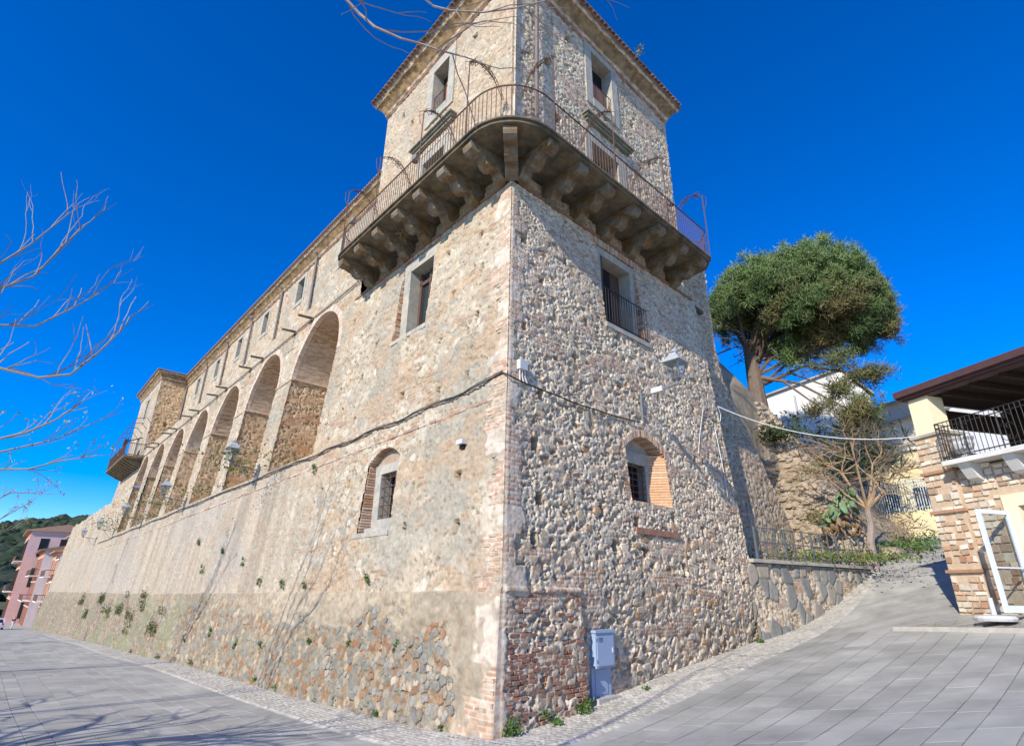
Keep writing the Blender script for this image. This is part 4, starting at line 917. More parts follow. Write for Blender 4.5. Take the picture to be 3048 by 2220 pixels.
M['cable'] = mat('black_cable', (.035, .035, .038), rough=.6, noise=(10, .2), bump=None)
M['white_cable'] = mat('white_cable', (.62, .62, .60), rough=.6, noise=(10, .15), bump=None)
b = MB(); pts = []
for s in np.concatenate([np.arange(.62, 12, .35), np.arange(12, 62, 2)]):
    z_ = 6.42 - .10 * min(1, s / 3) - .012 * s * (s < 12) - .14 * (s >= 12) + .035 * math.sin(s * 2.3) - .005 * max(0, s - 12); pts.append(PL(s, float(wn_(z_)) + .06 + .02 * math.sin(s * 5), z_))
b.tube(pts, .017, 5); b.tube([p + KZ * .035 + nL * .015 * math.sin(i) for i, p in enumerate(pts)], .013, 4)
pts = [PL(.62, float(wn_(6.4)) + .06, 6.42), C0 - wc * (.08 * 6.3 - .07) + KZ * 6.33] + [PR(s, float(wn_(6.25)) + .06 + .015 * math.sin(s * 4), 6.30 - .09 * math.sin(min(1, (s - .6) / 4.9) * math.pi) + .03 * (s / 5)) for s in np.arange(.75, 5.5, .3)]
b.tube(pts, .017, 5); tag(b.build('power_cable', M['cable']), 'bundle of black cables sagging along the castle wall and round its corner', 'cable')
t = thing('junction_box', 'small white junction box with drooping conduits near the tower corner', 'junction box', PR(.92, wn_(6.65) + .05, 6.6))
b = MB(); b.fbox(PR, (.80, 1.02), (float(wn_(6.6)), float(wn_(6.6)) + .13), (6.56, 6.78)); b.build('box', M['white_plastic'], t)
for k in range(3): b = MB(); b.tube([PR(.84 + .07 * k, float(wn_(6.5)) + .07, 6.57), PR(.84 + .08 * k, float(wn_(6.4)) + .05, 6.42), PR(.85 + .11 * k, float(wn_(6.3)) + .05, 6.27)], .015, 5); b.build('conduit', M['white_cable'], t)
t = thing('floodlight', 'small white floodlight sticking out of the plaster near the tower corner', 'floodlight', PL(1.75, wn_(5.1), 5.0))
b = MB(); b.fbox(PL, (1.66, 1.88), (float(wn_(5.1)) - .05, float(wn_(5.1)) + .16), (5.06, 5.16)); b.build('housing', M['white_plastic'], t); b = MB(); b.fbox(PL, (1.70, 1.84), (float(wn_(5.1)) - .05, float(wn_(5.1)) + .08), (4.97, 5.055)); b.build('lens', M['dark'], t)
b = MB(); b.tube([PR(9.1, wn_(7.6) + .05, 7.7), PR(8.55, wn_(6.7) + .04, 6.7), PR(8.2, wn_(6) + .04, 6.0)], .011, 4); b.tube([PR(9.6, wn_(7) + .05, 7.1), PR(9.62, wn_(6) + .05, 6.0), PR(9.55, wn_(5) + .05, 4.9)], .013, 4); tag(b.build('loose_wire', M['white_cable']), 'pale loose wires hanging down the rough right wall', 'wire')
a_ = np.array(PR(10.15, wn_(7.9) + .05, 7.95)); b_ = pol(37.2, 18.0, 6.15); b = MB(); b.tube([a_ + (b_ - a_) * t_ - KZ * .45 * 4 * t_ * (1 - t_) for t_ in np.linspace(0, 1, 16)], .012, 5); b.tube([a_, a_ + KZ * -.25 + uR * .15, a_ + KZ * -.5 + uR * .05], .012, 4)
tag(b.build('overhead_cable', M['white_cable']), 'white cable strung from the castle to the stone-clad house', 'cable')

# ------------------------------------------------------------------ street cabinet
M['cab'] = mat('blue_grey_polyester', (.30, .385, .52), rough=.5, noise=(3, .05), bump=(80, .05))
M['conc'] = mat('concrete', (.45, .42, .37), noise=(6, .2), bump=(50, .3))
q0 = np.array([1.70, 11.86, 0.0]); zc_ = gz(q0) + .02
def PC(s, n, z): return q0 + uR * s + nR * n + KZ * (zc_ + z)
cab = thing('street_cabinet', 'blue-grey two-tier utility cabinet on a concrete plinth by the brick pier', 'utility cabinet', (q0[0], q0[1], zc_))
b = MB(); b.fbox(PC, (-.04, .68), (-.40, .05), (-.15, .10)); b.build('plinth', M['conc'], cab)
b = MB(); b.fbox(PC, (.0, .60), (-.36, -.14), (.10, .60)); b.fbox(PC, (.0, .60), (-.36, -.01), (.601, 1.22)); b.fbox(PC, (.0, .012), (-.12, -.01), (.10, .60)) if False else None
b.build('body', M['cab'], cab)
b = MB(); b.fbox(PC, (-.025, .625), (-.38, .018), (1.222, 1.27)); b.build('lid', M['cab'], cab)
b = MB(); b.fbox(PC, (.03, .55), (-.008, .006), (.64, 1.17)); dr = b.build('door', M['cab'], cab)
b = MB(); b.fbox(PC, (.49, .53), (.006, .02), (.86, .95)); b.build('handle', M['white_plastic'], dr)
for k in range(4): b = MB(); b.fbox(PC, (.09, .21), (.0065, .0085), (1.06 + .022 * k, 1.068 + .022 * k)); b.build('vent_slot', M['iron_dark'], dr)
for zz_ in (.70, 1.08): b = MB(); b.fbox(PC, (.012, .028), (-.008, .012), (zz_, zz_ + .05)); b.build('hinge', M['lamp_metal'], cab)
b = MB(); b.fbox(PC, (.46, .53), (.0065, .008), (.68, .72)); b.build('maker_plate', M['lamp_roof'], dr)
b = MB(); b.fbox(PC, (.10, .48), (-.139, -.130), (.14, .56)); b.build('lower_panel', M['cab'], cab)

for P, s, lab in ((PLU, 6.9, 'small grey spotlight on the balcony railing near its left end'), (PRU, 5.95, 'small grey spotlight on the balcony railing of the shaded side'), (PLU, 2.95, 'small grey spotlight beside the balcony door facing the street')):
    t = thing('spotlight', lab, 'spotlight', P(s, BP - .12, ZR1), 'balcony spotlights'); b = MB(); b.lathe(P(s, BP - .14, ZR1 + .02), [(.06, 0), (.10, .03), (.11, .20), (.09, .23)], 10); b.build('housing', M['lamp_metal'], t); b = MB(); b.tube([P(s, BP - .06, ZR1 - .02), P(s, BP - .14, ZR1 + .04)], .015, 5); b.build('bracket', M['iron_dark'], t)
# ================================================================== RIGHT SIDE OF THE LANE
# hillside terrace behind the castle and garden by the lane
HP = np.array([pol(*a) for a in ((22.5, 24.5, 11.0), (25.2, 26.0, 10.4), (26, 25.5, 8.9), (27.5, 25.0, 7.0), (28.9, 25.0, 6.2), (30, 25.0, 5.0), (31.0, 24.7, 3.6), (26, 22.2, 3.2), (29, 23.2, 3.2), (32, 25.0, 3.1), (33.7, 27.5, 3.7), (35.4, 29.5, 4.0), (36.6, 31.0, 4.0), (33, 30, 4.6), (25, 31, 11.0), (28, 33, 10.6), (24, 38, 11.6), (31, 34, 7.5), (34, 36, 5.8), (37.5, 36, 5.4), (30, 42, 11), (36, 44, 9), (39, 42, 7.2), (26, 48, 12), (34, 52, 11))])
HW = tps_fit(HP)
def HZ(x, y): return tps_eval(HP, HW, x, y)
M['soil'] = mat('dry_soil_and_stones', (.34, .27, .19), noise=(3, .35), bump=(12, .6), col2=(.24, .20, .13))
azs = np.radians(np.linspace(20.0, 40.5, 210)); rs = np.concatenate([np.linspace(20.0, 33, 150), np.linspace(33.4, 60, 60)]); Az, Rr = np.meshgrid(azs, rs); X, Y = Rr * np.sin(Az), Rr * np.cos(Az)
def HG(X, Y):
    hn = (X - C0[0]) * nR[0] + (Y - C0[1]) * nR[1]; hs3 = (X - C0[0]) * uR[0] + (Y - C0[1]) * uR[1]; z = HZ(X, Y)
    flatg = np.minimum(z, 3.2 + .25 * sstep(15, 19, hs3)); front = sstep(-2.6, -2.0, hn) * sstep(18.8, 17.0, hs3)
    return z * (1 - front) + flatg * front
Zh = HG(X, Y); Zh = Zh + .25 * (fbm(X / .8, Y / .8, 77, 4) - .5)
deg = np.degrees(Az); q0_, q1_ = np.array([7.35, 17.25]), pol(31.7, 24.4, 0)[:2]; dd = (q1_ - q0_) / np.linalg.norm(q1_ - q0_); nn2 = np.array([-dd[1], dd[0]])
behind = ((X - q0_[0]) * nn2[0] + (Y - q0_[1]) * nn2[1])
lane = (behind > .1) & ~((deg > 31.9) & (Rr < 24.5 + (deg - 31.9) * 1.35)) & (((X - C0[0]) * nR[0] + (Y - C0[1]) * nR[1]) > -60)
castle_in = (((X - C0[0]) * nR[0] + (Y - C0[1]) * nR[1]) < -1.9) & (((X - C0[0]) * uR[0] + (Y - C0[1]) * uR[1]) < 13.0)
kp = (qc(lane.astype(float)) > .9) & (qc(castle_in.astype(float)) < .5) & (qc((Zh > G(X, Y) + .12).astype(float)) > .4)
struct(link('hillside', grid_mesh('hillside', np.stack([X, Y, Zh], -1), kp, smooth=True), M['soil']))

# retaining wall with stone cap and iron fence
rw = thing('retaining_wall', 'low stone retaining wall with pale cap beside the lane', 'wall', (q0_[0], q0_[1], 1.0))
d3 = np.array([dd[0], dd[1], 0]); n3 = -np.array([nn2[0], nn2[1], 0]); LR = float(np.linalg.norm(q1_ - q0_)); ZC = 3.14
def PW(s, n, z): return np.array([q0_[0], q0_[1], 0]) + np.multiply.outer(s, d3) + np.multiply.outer(n, n3) + np.multiply.outer(z, KZ)
S, Z = np.meshgrid(np.arange(-.6, LR + .1, .035), np.arange(.6, ZC - .1, .035)); f1, e, cx, cy = worley(S / .42 + .3 * (fbm(S, Z, 2, 3) - .5), Z / .5 + .3 * (fbm(S, Z, 4, 3) - .5), 31, .9); r1 = _h(cx, cy, 33); st = sstep(.03, .12, e)
h2, c2, *_ = rough_field(S, Z, 970); slabby = (r1 > .45); h = np.where(slabby, .05 * st * (.5 + r1 * .6) + .004 * fbm(S / .05, Z / .05, 3), h2 * .8)
col = np.where(slabby[..., None], pick(_h(cx, cy, 35), [(.23, .225, .20), (.28, .265, .22), (.20, .20, .185), (.32, .28, .22), (.25, .24, .21)]) * (.8 + .4 * fbm(S / .3, Z / .9, 41))[..., None], c2 * .85)
V = PW(S, h - .08 * Z + .2, Z); gr = G(V[..., 0], V[..., 1]); stuff(link('stone_facing', grid_mesh('retaining_wall', V, qc(Z) > qc(gr) - .15, col), M['wall'], rw))
b = MB(); s = -.3; 
while s < LR: b2 = MB(); b2.fbox(PW, (s, min(s + 1.25, LR + .05) - .008), (-.32, .10), (ZC - .1, ZC)); b2.build('cap_stone', M['trim'], rw); s += 1.25
M['fence'] = mat('grey_painted_steel', (.11, .125, .125), rough=.55, noise=(8, .2), bump=None)
fn = thing('iron_fence', 'dark grey crossed-bar fence on the retaining wall cap', 'fence', PW(0.1, -.1, ZC)); H_ = .95
npst = 13
for i in range(npst):
    s = .25 + (LR - .4) * i / (npst - 1); b = MB(); b.box(PW(s, -.12, ZC + H_ / 2), (.018 if i % 3 else .03, .018 if i % 3 else .03, H_ / 2 + .02 * (i % 3 == 0)), (d3, n3, KZ)); b.build('post', M['fence'], fn)
for zz_ in (ZC + .12, ZC + H_ * .55, ZC + H_): b = MB(); b.box(PW(LR / 2 + .05, -.12, zz_), (LR / 2 - .18, .014, .014), (d3, n3, KZ)); b.build('rail', M['fence'], fn)
for i in range(npst - 1):
    s = .25 + (LR - .4) * i / (npst - 1); s2 = .25 + (LR - .4) * (i + 1) / (npst - 1); a0, a1 = (ZC + .12, ZC + H_) if i % 2 == 0 else (ZC + H_, ZC + .12)
    b = MB(); b.tube([PW(s, -.12, a0), PW(s2, -.12, a1)], .014, 4); b.build('diagonal_bar', M['fence'], fn)

M['rock'] = mat('garden_rock', (.34, .275, .20), noise=(4, .25), bump=(20, .5), rnd=.2)
# ---------------- leaf helpers
def leaf_quads(centers, size, rs_, spread=1.0, aspect=2.2, up=.3, cols=None):
    n = len(centers); d = rs_.normal(size=(n, 3)); d[:, 2] += up; d /= np.linalg.norm(d, axis=1)[:, None]
    a = np.cross(d, rs_.normal(size=(n, 3))); a /= np.linalg.norm(a, axis=1)[:, None] + 1e-9
    L = size * rs_.uniform(.6, 1.3, (n, 1)); Wd = L / aspect
    c = np.asarray(centers); V = np.stack([c, c + d * L * .5 + a * Wd * .5, c + d * L, c + d * L * .5 - a * Wd * .5], 1)
    return V
def leaves_mesh(name, V, col=None):
    n = len(V); me = bpy.data.meshes.new(name); me.vertices.add(n * 4); me.vertices.foreach_set('co', V.reshape(-1).astype(np.float32))
    me.loops.add(n * 4); me.loops.foreach_set('vertex_index', np.arange(n * 4, dtype=np.int32)); me.polygons.add(n); me.polygons.foreach_set('loop_start', np.arange(0, n * 4, 4, dtype=np.int32)); me.polygons.foreach_set('loop_total', np.full(n, 4, np.int32)); me.update(calc_edges=True)
    if col is not None:
        a = me.color_attributes.new('Col', 'FLOAT_COLOR', 'POINT'); cc = np.ones((n * 4, 4), np.float32); cc[:, :3] = np.repeat(col, 4, axis=0); a.data.foreach_set('color', cc.ravel())
    return me
M['leaf'] = mat('leaf_tint', attr=True, noise=(3, .15), bump=None, rough=.65)
M['bark'] = mat('pine_bark', (.15, .115, .09), noise=(8, .35), bump=(20, .6))
M['twig'] = mat('bare_twig', (.30, .24, .21), noise=(10, .25), bump=(40, .2))
M['twig_tan'] = mat('dry_tan_twig', (.36, .25, .15), noise=(10, .25), bump=(40, .2))
def clump(name, label, pos, n, rad, hgt, size, pal, seed, group=None, cat='plant', aspect=2.2, tall=.5, nrm=None):
    r = np.random.default_rng(seed); c = r.normal(size=(n, 3)) * np.array([rad, rad, hgt]) * .5; c[:, 2] = np.abs(c[:, 2])
    if nrm is not None: c = c - np.outer(c @ nrm, nrm) * .75
    lob = r.normal(size=(max(3, n // 60), 3)) * np.array([rad, rad, hgt]) * .42; lob[:, 2] = np.abs(lob[:, 2])
    if nrm is not None: lob = lob - np.outer(lob @ nrm, nrm) * .75
    c = c * .45 + lob[r.integers(0, len(lob), n)] + np.asarray(pos, float)
    t = thing(name, label, cat, pos, group); V = leaf_quads(c, size, r, aspect=aspect, up=tall); link('foliage', leaves_mesh('foliage', V, np.array(pal)[r.integers(0, len(pal), n)] * r.uniform(.8, 1.2, (n, 1))), M['leaf'], t); return t
GRN = [(.055, .12, .02), (.08, .15, .03), (.045, .10, .018), (.11, .17, .045)]
OLV = [(.10, .12, .035), (.14, .13, .04), (.16, .12, .05), (.08, .11, .03)]
# weeds at the foot of the walls and in the joints
wg = 'weeds at the foot of the castle walls'
def base_weed(P, s, lab, k, big=1.0):
    q = P(s, .12 if P is PL else .06, 0); q[2] = gz(q); clump('weed', lab, q, int(150 * big), .22 * big, .22 * big, .07, GRN, 1000 + k, wg)
base_weed(PR, .25, 'dense green weed tuft at the very corner of the tower', 1, 1.5); base_weed(PR, 1.15, 'green weed tuft at the foot of the brick pier', 2); base_weed(PR, 1.95, 'green weed tuft between brick pier and cabinet', 3, 1.2)
base_weed(PR, 3.9, 'little weed in the gutter right of the cabinet', 4, .45); base_weed(PR, 9.6, 'small weed at the foot of the right wall near the retaining wall', 5, .6)
BW = ((1.3, 'first weed from the tower corner at the foot of the scarp', .5), (3.5, 'second weed from the tower corner at the foot of the scarp', .7), (4.2, 'third weed from the tower corner at the foot of the scarp', .6), (5.3, 'fourth weed from the tower corner at the foot of the scarp', .7), (6.2, 'fifth weed from the tower corner at the foot of the scarp', .5), (8.8, 'bushy weed at the foot of the scarp left of a tree shadow', 1.0), (10.3, 'wide weed at the foot of the scarp below the first arch', 1.2), (13.5, 'weed at the foot of the scarp below the first pier', 1.1), (17, 'weed at the foot of the scarp below the second arch', 1.2), (22, 'weed at the foot of the scarp below the third arch', 1.4), (28, 'weed at the foot of the scarp below the fourth arch', 1.7))
for i, (s, lab, bg_) in enumerate(BW): base_weed(PL, s, lab, 20 + i, bg_)
def wall_weed(s, z, k, lab='small weed rooted in the face of the left wall', sz=1.0, pal=GRN):
    n = float(wn_(z)) + .10 + (.06 if z < zledge(s) else 0); clump('weed', lab, PL(s, n, z), int(130 * sz), .13 * sz, .17 * sz, .05, pal, 1100 + k, 'weeds growing out of the left wall', nrm=nL)
WW = ((4.9, 2.25, 'bushy weed on the ledge left of the tower corner, below the barred window', 1.3), (8.5, 2.16, 'weed on the ledge below the start of the arcade', 1.0), (10.2, 2.10, 'larger weed hanging from the ledge below the first arch', 1.5), (12.2, 2.2, 'tall weed standing on the ledge below the first arch', 1.6), (17.4, 3.4, 'weed high on the rendered wall below the second arch', 1.6), (14.5, 2.9, 'weed in the rendered wall below the first pier', 1.4), (21.5, 3.9, 'highest weed in the rendered wall, below the third arch', 2.0), (19.6, 2.7, 'weed low on the rendered wall below the second pier', 1.7), (9.7, 5.55, 'dark tuft under the string course right of the first arch', 1.5), (5.2, .95, 'weed in the middle of the scarp near the tower', 1.1), (3.1, 1.0, 'weed in the scarp closest to the tower corner', .8), (7.3, .85, 'weed in the scarp with trailing stems', 1.0), (10.6, .5, 'weed clump in the scarp below the ledge weeds', 1.6), (12.8, .35, 'sprawling weed low on the scarp', 1.8), (15.8, .5, 'dark weed in the scarp below the second arch', 1.7), (19, .1, 'weed patch near the foot of the scarp', 2.0))
for i, (s, z, lab, sz_) in enumerate(WW): wall_weed(s, z, i, lab, sz_, GRN if i % 3 else GRN + OLV)
for i, (s, z) in enumerate(((24.5, .0), (29, .9), (31, -.2), (35, .5), (39, .1), (44, .8), (49, -.2), (54, .6))): clump('shrub', ['straggly green plant on the far scarp, nearest of eight', 'straggly plant high on the far scarp, second of eight', 'straggly plant at the foot of the far scarp, third of eight', 'straggly plant on the far scarp, fourth of eight', 'straggly plant low on the far scarp, fifth of eight', 'straggly plant high on the far scarp, sixth of eight', 'straggly plant at the foot of the far scarp, seventh of eight', 'straggly plant on the far scarp, farthest of eight'][i], PL(s, float(wn_(z)) + .2, z), 420, .9, .9, .10, GRN + OLV + OLV, 1300 + i, 'straggly plants on the far scarp', nrm=nL)
for k in range(7):
    s0 = ARCH0 + k * ARCHP
    clump('niche_weeds', ['dry yellow-green weeds at the foot of the first arch, nearest the tower', 'weeds at the foot of the second arch from the tower', 'weeds at the foot of the third arch from the tower', 'weeds at the foot of the fourth arch from the tower', 'weeds at the foot of the fifth arch from the tower', 'weeds at the foot of the sixth arch from the tower', 'weeds at the foot of the farthest arch'][k], PL(s0 + 2.0, -.75, 6.3), 420, 2.6, .9, .13, GRN + OLV + OLV, 1400 + k, 'weeds in the arched recesses')
clump('dry_weed', 'dry brown weed hanging under the balcony slab', PLU(4.6, .35, 12.0), 160, .5, .8, .16, [(.24, .15, .06), (.3, .2, .09), (.18, .13, .05)], 1500, None, 'plant', 9, -.4)
clump('weed', 'round green tuft under the left end of the balcony', PL(9.35, -.55, 12.95), 120, .25, .25, .08, [(.10, .2, .03), (.14, .24, .05)], 1501)
clump('weed', 'small pale green plant on the roof edge against the sky', PRU(6.0, .55, 21.25), 90, .3, .5, .10, [(.16, .22, .12), (.2, .25, .15)], 1502)

# ---------------- stone pine
def limb(b, p0, d, L, r0, n, bend, rs_, r1=.3):
    pts = [np.array(p0, float)]; d = np.array(d, float); d /= np.linalg.norm(d)
    for i in range(n): d = d + rs_.normal(size=3) * bend; d /= np.linalg.norm(d); pts.append(pts[-1] + d * L / n)
    b.tube(pts, [r0 * (1 - (1 - r1) * i / n) for i in range(n + 1)], 6); return pts
rs_ = np.random.default_rng(3)
PB = pol(25.3, 30.0, 11.0); pine = thing('pine_tree', 'big umbrella-shaped stone pine behind the castle', 'tree', PB)
tb_ = MB(); trunk_top = pol(25.3, 30.2, 14.6); tb_.tube([PB - KZ * .6, PB + KZ * 1.2, trunk_top], [.50, .40, .32], 10)
crown_c = pol(30.2, 30.5, 17.15); RX, RZ = 3.75, 3.0
def crown_pt(az, el, k=1.0, c=crown_c, rx=RX, rz=RZ): return c + k * np.array([rx * math.cos(el) * math.cos(az), rx * math.cos(el) * math.sin(az), rz * math.sin(el)])
cl = []      # clump centres
lobes = [(pol(28.4, 30.5, 17.5), 3.2, 2.9), (pol(32.2, 30.2, 17.6), 2.7, 2.75), (pol(35.3, 30.3, 16.1), 1.6, 2.2), (pol(24.9, 30.8, 17.3), 1.7, 2.4), (pol(33.6, 29.2, 15.6), 2.3, 1.9), (pol(28.0, 28.8, 16.7), 2.5, 2.0), (pol(31, 29, 15.4), 2.4, 1.5), (pol(35.9, 30, 15.0), 1.1, 1.4), (pol(34.6, 30, 14.7), 1.9, 1.5), (pol(32, 30.2, 14.5), 1.9, 1.2)]
for c, rx, rz in lobes:
    nn_ = int(190 * rx * rz / 3)
    for i in range(nn_):
        v = rs_.normal(size=3); v /= np.linalg.norm(v)
        if v[2] < -.45: v[2] *= -.5
        k = rs_.uniform(.62, 1.02) ** .6 + .07 * math.sin(9 * v[0]) * math.sin(8 * v[1] + 5 * v[2]); cl.append(c + v * np.array([rx, rx, rz]) * k)
cl = np.array(cl)
zlo, zhi = cl[:, 2].min(), cl[:, 2].max()
for i in range(26):
    tgt = cl[rs_.integers(len(cl))]; p = trunk_top - KZ * rs_.uniform(0, 1.2); m_ = p + (tgt - p) * .5 + KZ * rs_.uniform(-.8, .2); tb_.tube([p, m_, p + (tgt - p) * .86], [.12, .07, .03], 6)
    for j in range(3):
        t2 = cl[np.argmin(np.linalg.norm(cl - (tgt + rs_.normal(size=3) * 1.2), axis=1))]; tb_.tube([m_, (m_ + t2) / 2 + rs_.normal(size=3) * .15, t2], [.06, .045, .02], 4)
low = [(pol(29.2, 29.2, 13.35), .75, .65, 60), (pol(34.6, 29.0, 11.75), .85, .35, 55), (pol(32.2, 28.6, 11.1), .5, .3, 25), (pol(33.2, 28.6, 9.9), 1.0, .7, 90), (pol(30.6, 28.5, 10.3), .5, .2, 18), (pol(32.3, 29, 12.5), .7, .25, 22), (pol(33.5, 29, 12.9), .5, .2, 14)]
low_c = []
for c, rx, rz, n_ in low:
    tb_.tube([trunk_top - KZ * rs_.uniform(1.2, 2.5), (trunk_top + c) / 2 - KZ * .3, c], [.11, .07, .03], 5)
    for i in range(n_): low_c.append(c + rs_.normal(size=3) * np.array([rx, rx, rz]) * .55)
for i in range(40):   # fine dead twigs under the crown
    p = trunk_top + rs_.normal(size=3) * .5; t2 = p + np.array([rs_.uniform(-2.5, 4.5), rs_.uniform(-1.5, 1.5), rs_.uniform(-.8, 1.0)]); tb_.tube([p, (p + t2) / 2 + rs_.normal(size=3) * .2, t2], [.035, .025, .01], 4)
tb_.build('trunk', M['bark'], pine)
def needles(cs, zlo, zhi, per=30, size=.30):
    n = len(cs); C = np.repeat(cs, per, 0) + rs_.normal(size=(n * per, 3)) * .13; d = rs_.normal(size=(n * per, 3)) + np.array([0, 0, .55]); d /= np.linalg.norm(d, axis=1)[:, None]
    a = np.cross(d, rs_.normal(size=(n * per, 3))); a /= np.linalg.norm(a, axis=1)[:, None]; L = size * rs_.uniform(.7, 1.25, (n * per, 1)); W_ = .032
    V = np.stack([C - a * W_ * .5, C + a * W_ * .5, C + d * L + a * W_ * .25, C + d * L - a * W_ * .25], 1)
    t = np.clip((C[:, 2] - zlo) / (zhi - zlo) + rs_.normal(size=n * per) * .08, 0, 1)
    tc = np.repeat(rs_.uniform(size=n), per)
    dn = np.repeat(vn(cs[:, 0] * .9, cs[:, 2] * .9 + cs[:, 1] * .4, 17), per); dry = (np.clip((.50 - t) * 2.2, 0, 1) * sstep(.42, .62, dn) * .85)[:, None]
    g = np.array([.07, .115, .035]) * (1 - t[:, None]) + np.array([.17, .25, .085]) * t[:, None]; g = g * (.75 + .5 * tc[:, None]); col = g * (1 - dry) + np.array([.17, .13, .055]) * dry  # shade put into the greens: darker under the crown, brighter on top
    return leaves_mesh('needles', V, col)
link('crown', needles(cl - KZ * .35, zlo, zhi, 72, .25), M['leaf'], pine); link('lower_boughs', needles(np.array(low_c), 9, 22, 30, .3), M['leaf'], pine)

# ---------------- small bare tree by the lane, prickly pear, shrubs, rocks
def twig_tree(b, p, d, L, r, depth, rs_, spread=.55, up=.0, flat=1.0, tips=None, ratio=.72, kids=(2, 3)):
    n = 4; pts = [np.array(p, float)]; d = np.array(d, float); d /= np.linalg.norm(d)
    for i in range(n): d = d + rs_.normal(size=3) * .13 * np.array([1, 1, flat]) + np.array([0, 0, up * .1]); d /= np.linalg.norm(d); pts.append(pts[-1] + d * L / n)
    b.tube(pts, [r * (1 - .38 * i / n) for i in range(n + 1)], 5 if r > .02 else 3, caps=False)
    if depth == 0:
        if tips is not None: tips.append(pts[-1])
        return
    for k in range(rs_.integers(kids[0], kids[1] + 1)):
        nd = d + rs_.normal(size=3) * spread * np.array([1, 1, flat]) + np.array([0, 0, up]); twig_tree(b, pts[-1] if k < 2 else pts[2], nd, L * ratio * rs_.uniform(.8, 1.15), r * .60, depth - 1, rs_, spread, up, flat, tips, ratio, kids)
rs_ = np.random.default_rng(12)
TB0 = pol(32.1, 25.0, 3.15); st_ = thing('bare_tree', 'small bare tree with wide flat tan crown beside the lane', 'tree', TB0)
b = MB(); fork = pol(32.5, 25.0, 5.2); b.tube([TB0 - KZ * .3, pol(32.2, 25, 4.0), pol(32.5, 25.1, 4.6), fork], [.17, .13, .12, .11], 8); b.build('trunk', M['twig'], st_)
b = MB(); tips = []
for tgt, r_ in ((pol(31.2, 25, 6.6), .07), (pol(33.6, 25, 6.2), .08), (pol(29.8, 24.6, 6.5), .05), (pol(35.0, 25.2, 6.5), .06), (pol(32.4, 24.2, 6.9), .06), (pol(33.6, 26, 7.0), .05), (pol(31.0, 26, 6.9), .05)):
    b.tube([fork, (fork + tgt) / 2 - KZ * .12, tgt], [r_, r_ * .8, r_ * .6], 5, caps=False)
    for j in range(5): twig_tree(b, tgt, (tgt - fork) * np.array([1, 1, .35]) + rs_.normal(size=3) * .7, .75, r_ * .42, 4, rs_, .6, .02, .45, tips, .75, (2, 3))
b.build('branches', M['twig_tan'], st_)
M['cactus'] = mat('prickly_pear_skin', (.17, .27, .14), rough=.6, noise=(4, .25), bump=(25, .3), rnd=.3, col2=(.24, .27, .13))
M['cactus_dry'] = mat('dry_cactus_trunk', (.24, .165, .095), noise=(5, .35), bump=(25, .4), rnd=.25)
cactus = thing('prickly_pear', 'large old prickly pear cactus with green pads above dry brown stems', 'cactus', pol(30.9, 26.0, 4.6))
pad = MB(); n_ = 10
for zf, rr2 in ((-.5, .02), (-.32, .7), (0, 1.0), (.32, .8), (.5, .05)):
    for k in range(n_): t = 2 * math.pi * k / n_; pad.v.append((.5 * rr2 * math.cos(t) * .75, .11 * rr2 * math.sin(t) * .9, zf)); pad.c.append((1, 1, 1))
for l in range(4):
    for k in range(n_): pad.f.append((l * n_ + k, l * n_ + (k + 1) % n_, (l + 1) * n_ + (k + 1) % n_, (l + 1) * n_ + k))
pad.f += [tuple(range(n_ - 1, -1, -1)), tuple(4 * n_ + k for k in range(n_))]
padme = pad.mesh('pad', smooth=True); padme.materials.append(M['cactus']); paddry = padme.copy(); paddry.materials.clear(); paddry.materials.append(M['cactus_dry'])
for i in range(130):
    t = rs_.uniform(); az_ = rs_.uniform(28.8, 32.0); ztop = 6.2 - 1.1 * abs(az_ - 31.2) / 2; z_ = 4.2 + (ztop - 4.2) * t; c = pol(az_, 24.9 + rs_.uniform(-.4, .6) + .4 * t, z_)
    o = link('pad', padme if t > .55 else paddry, None, cactus); o.location = Vector(c); s_ = rs_.uniform(.22, .40) * (1 if t > .55 else .75); o.scale = (s_, s_, s_ * rs_.uniform(1, 1.3)); o.rotation_euler = (rs_.uniform(-.7, .7), rs_.uniform(-.8, .8), rs_.uniform(0, 6.3))
clump('shrub', 'green ground cover on the slope behind the iron fence', pol(29.6, 23.6, 3.2), 1800, 2.8, .5, .13, GRN + OLV, 1601, 'garden shrubs')
clump('shrub', 'low green plants right of the small bare tree', pol(34.0, 27.8, 3.8), 1500, 2.2, .45, .12, GRN, 1602, 'garden shrubs')
clump('shrub', 'green weeds among the rocks at the bend of the lane', pol(35.4, 29.8, 4.1), 900, 1.7, .5, .12, GRN, 1603, 'garden shrubs')
b = MB(); sp = thing('shrub', 'spindly leafless shrub against the yellow wall', 'shrub', pol(34.6, 29.5, 4.2), 'garden shrubs')
for i in range(16): twig_tree(b, pol(34.6 + rs_.uniform(-.7, .7), 29.5, 4.2), rs_.normal(size=3) * .4 + np.array([0, 0, 1.0]), .55, .018, 3, rs_, .5, .15, 1.0, None, .75, (2, 2))
b.build('stems', M['twig_tan'], sp)
tp = rs_.normal(size=(260, 3)) * np.array([.9, .6, .55]) + pol(34.7, 29.5, 5.3); link('foliage', leaves_mesh('foliage', leaf_quads(tp, .1, rs_), np.array(OLV)[rs_.integers(0, 4, 260)]), M['leaf'], sp)
rk = [(33.5, 27.0, .42), (33.9, 27.6, .36), (34.3, 28.1, .40), (34.9, 28.6, .55), (35.3, 28.9, .50), (35.8, 29.4, .36), (36.2, 29.9, .40), (36.6, 30.3, .30), (33.2, 26.6, .25)]
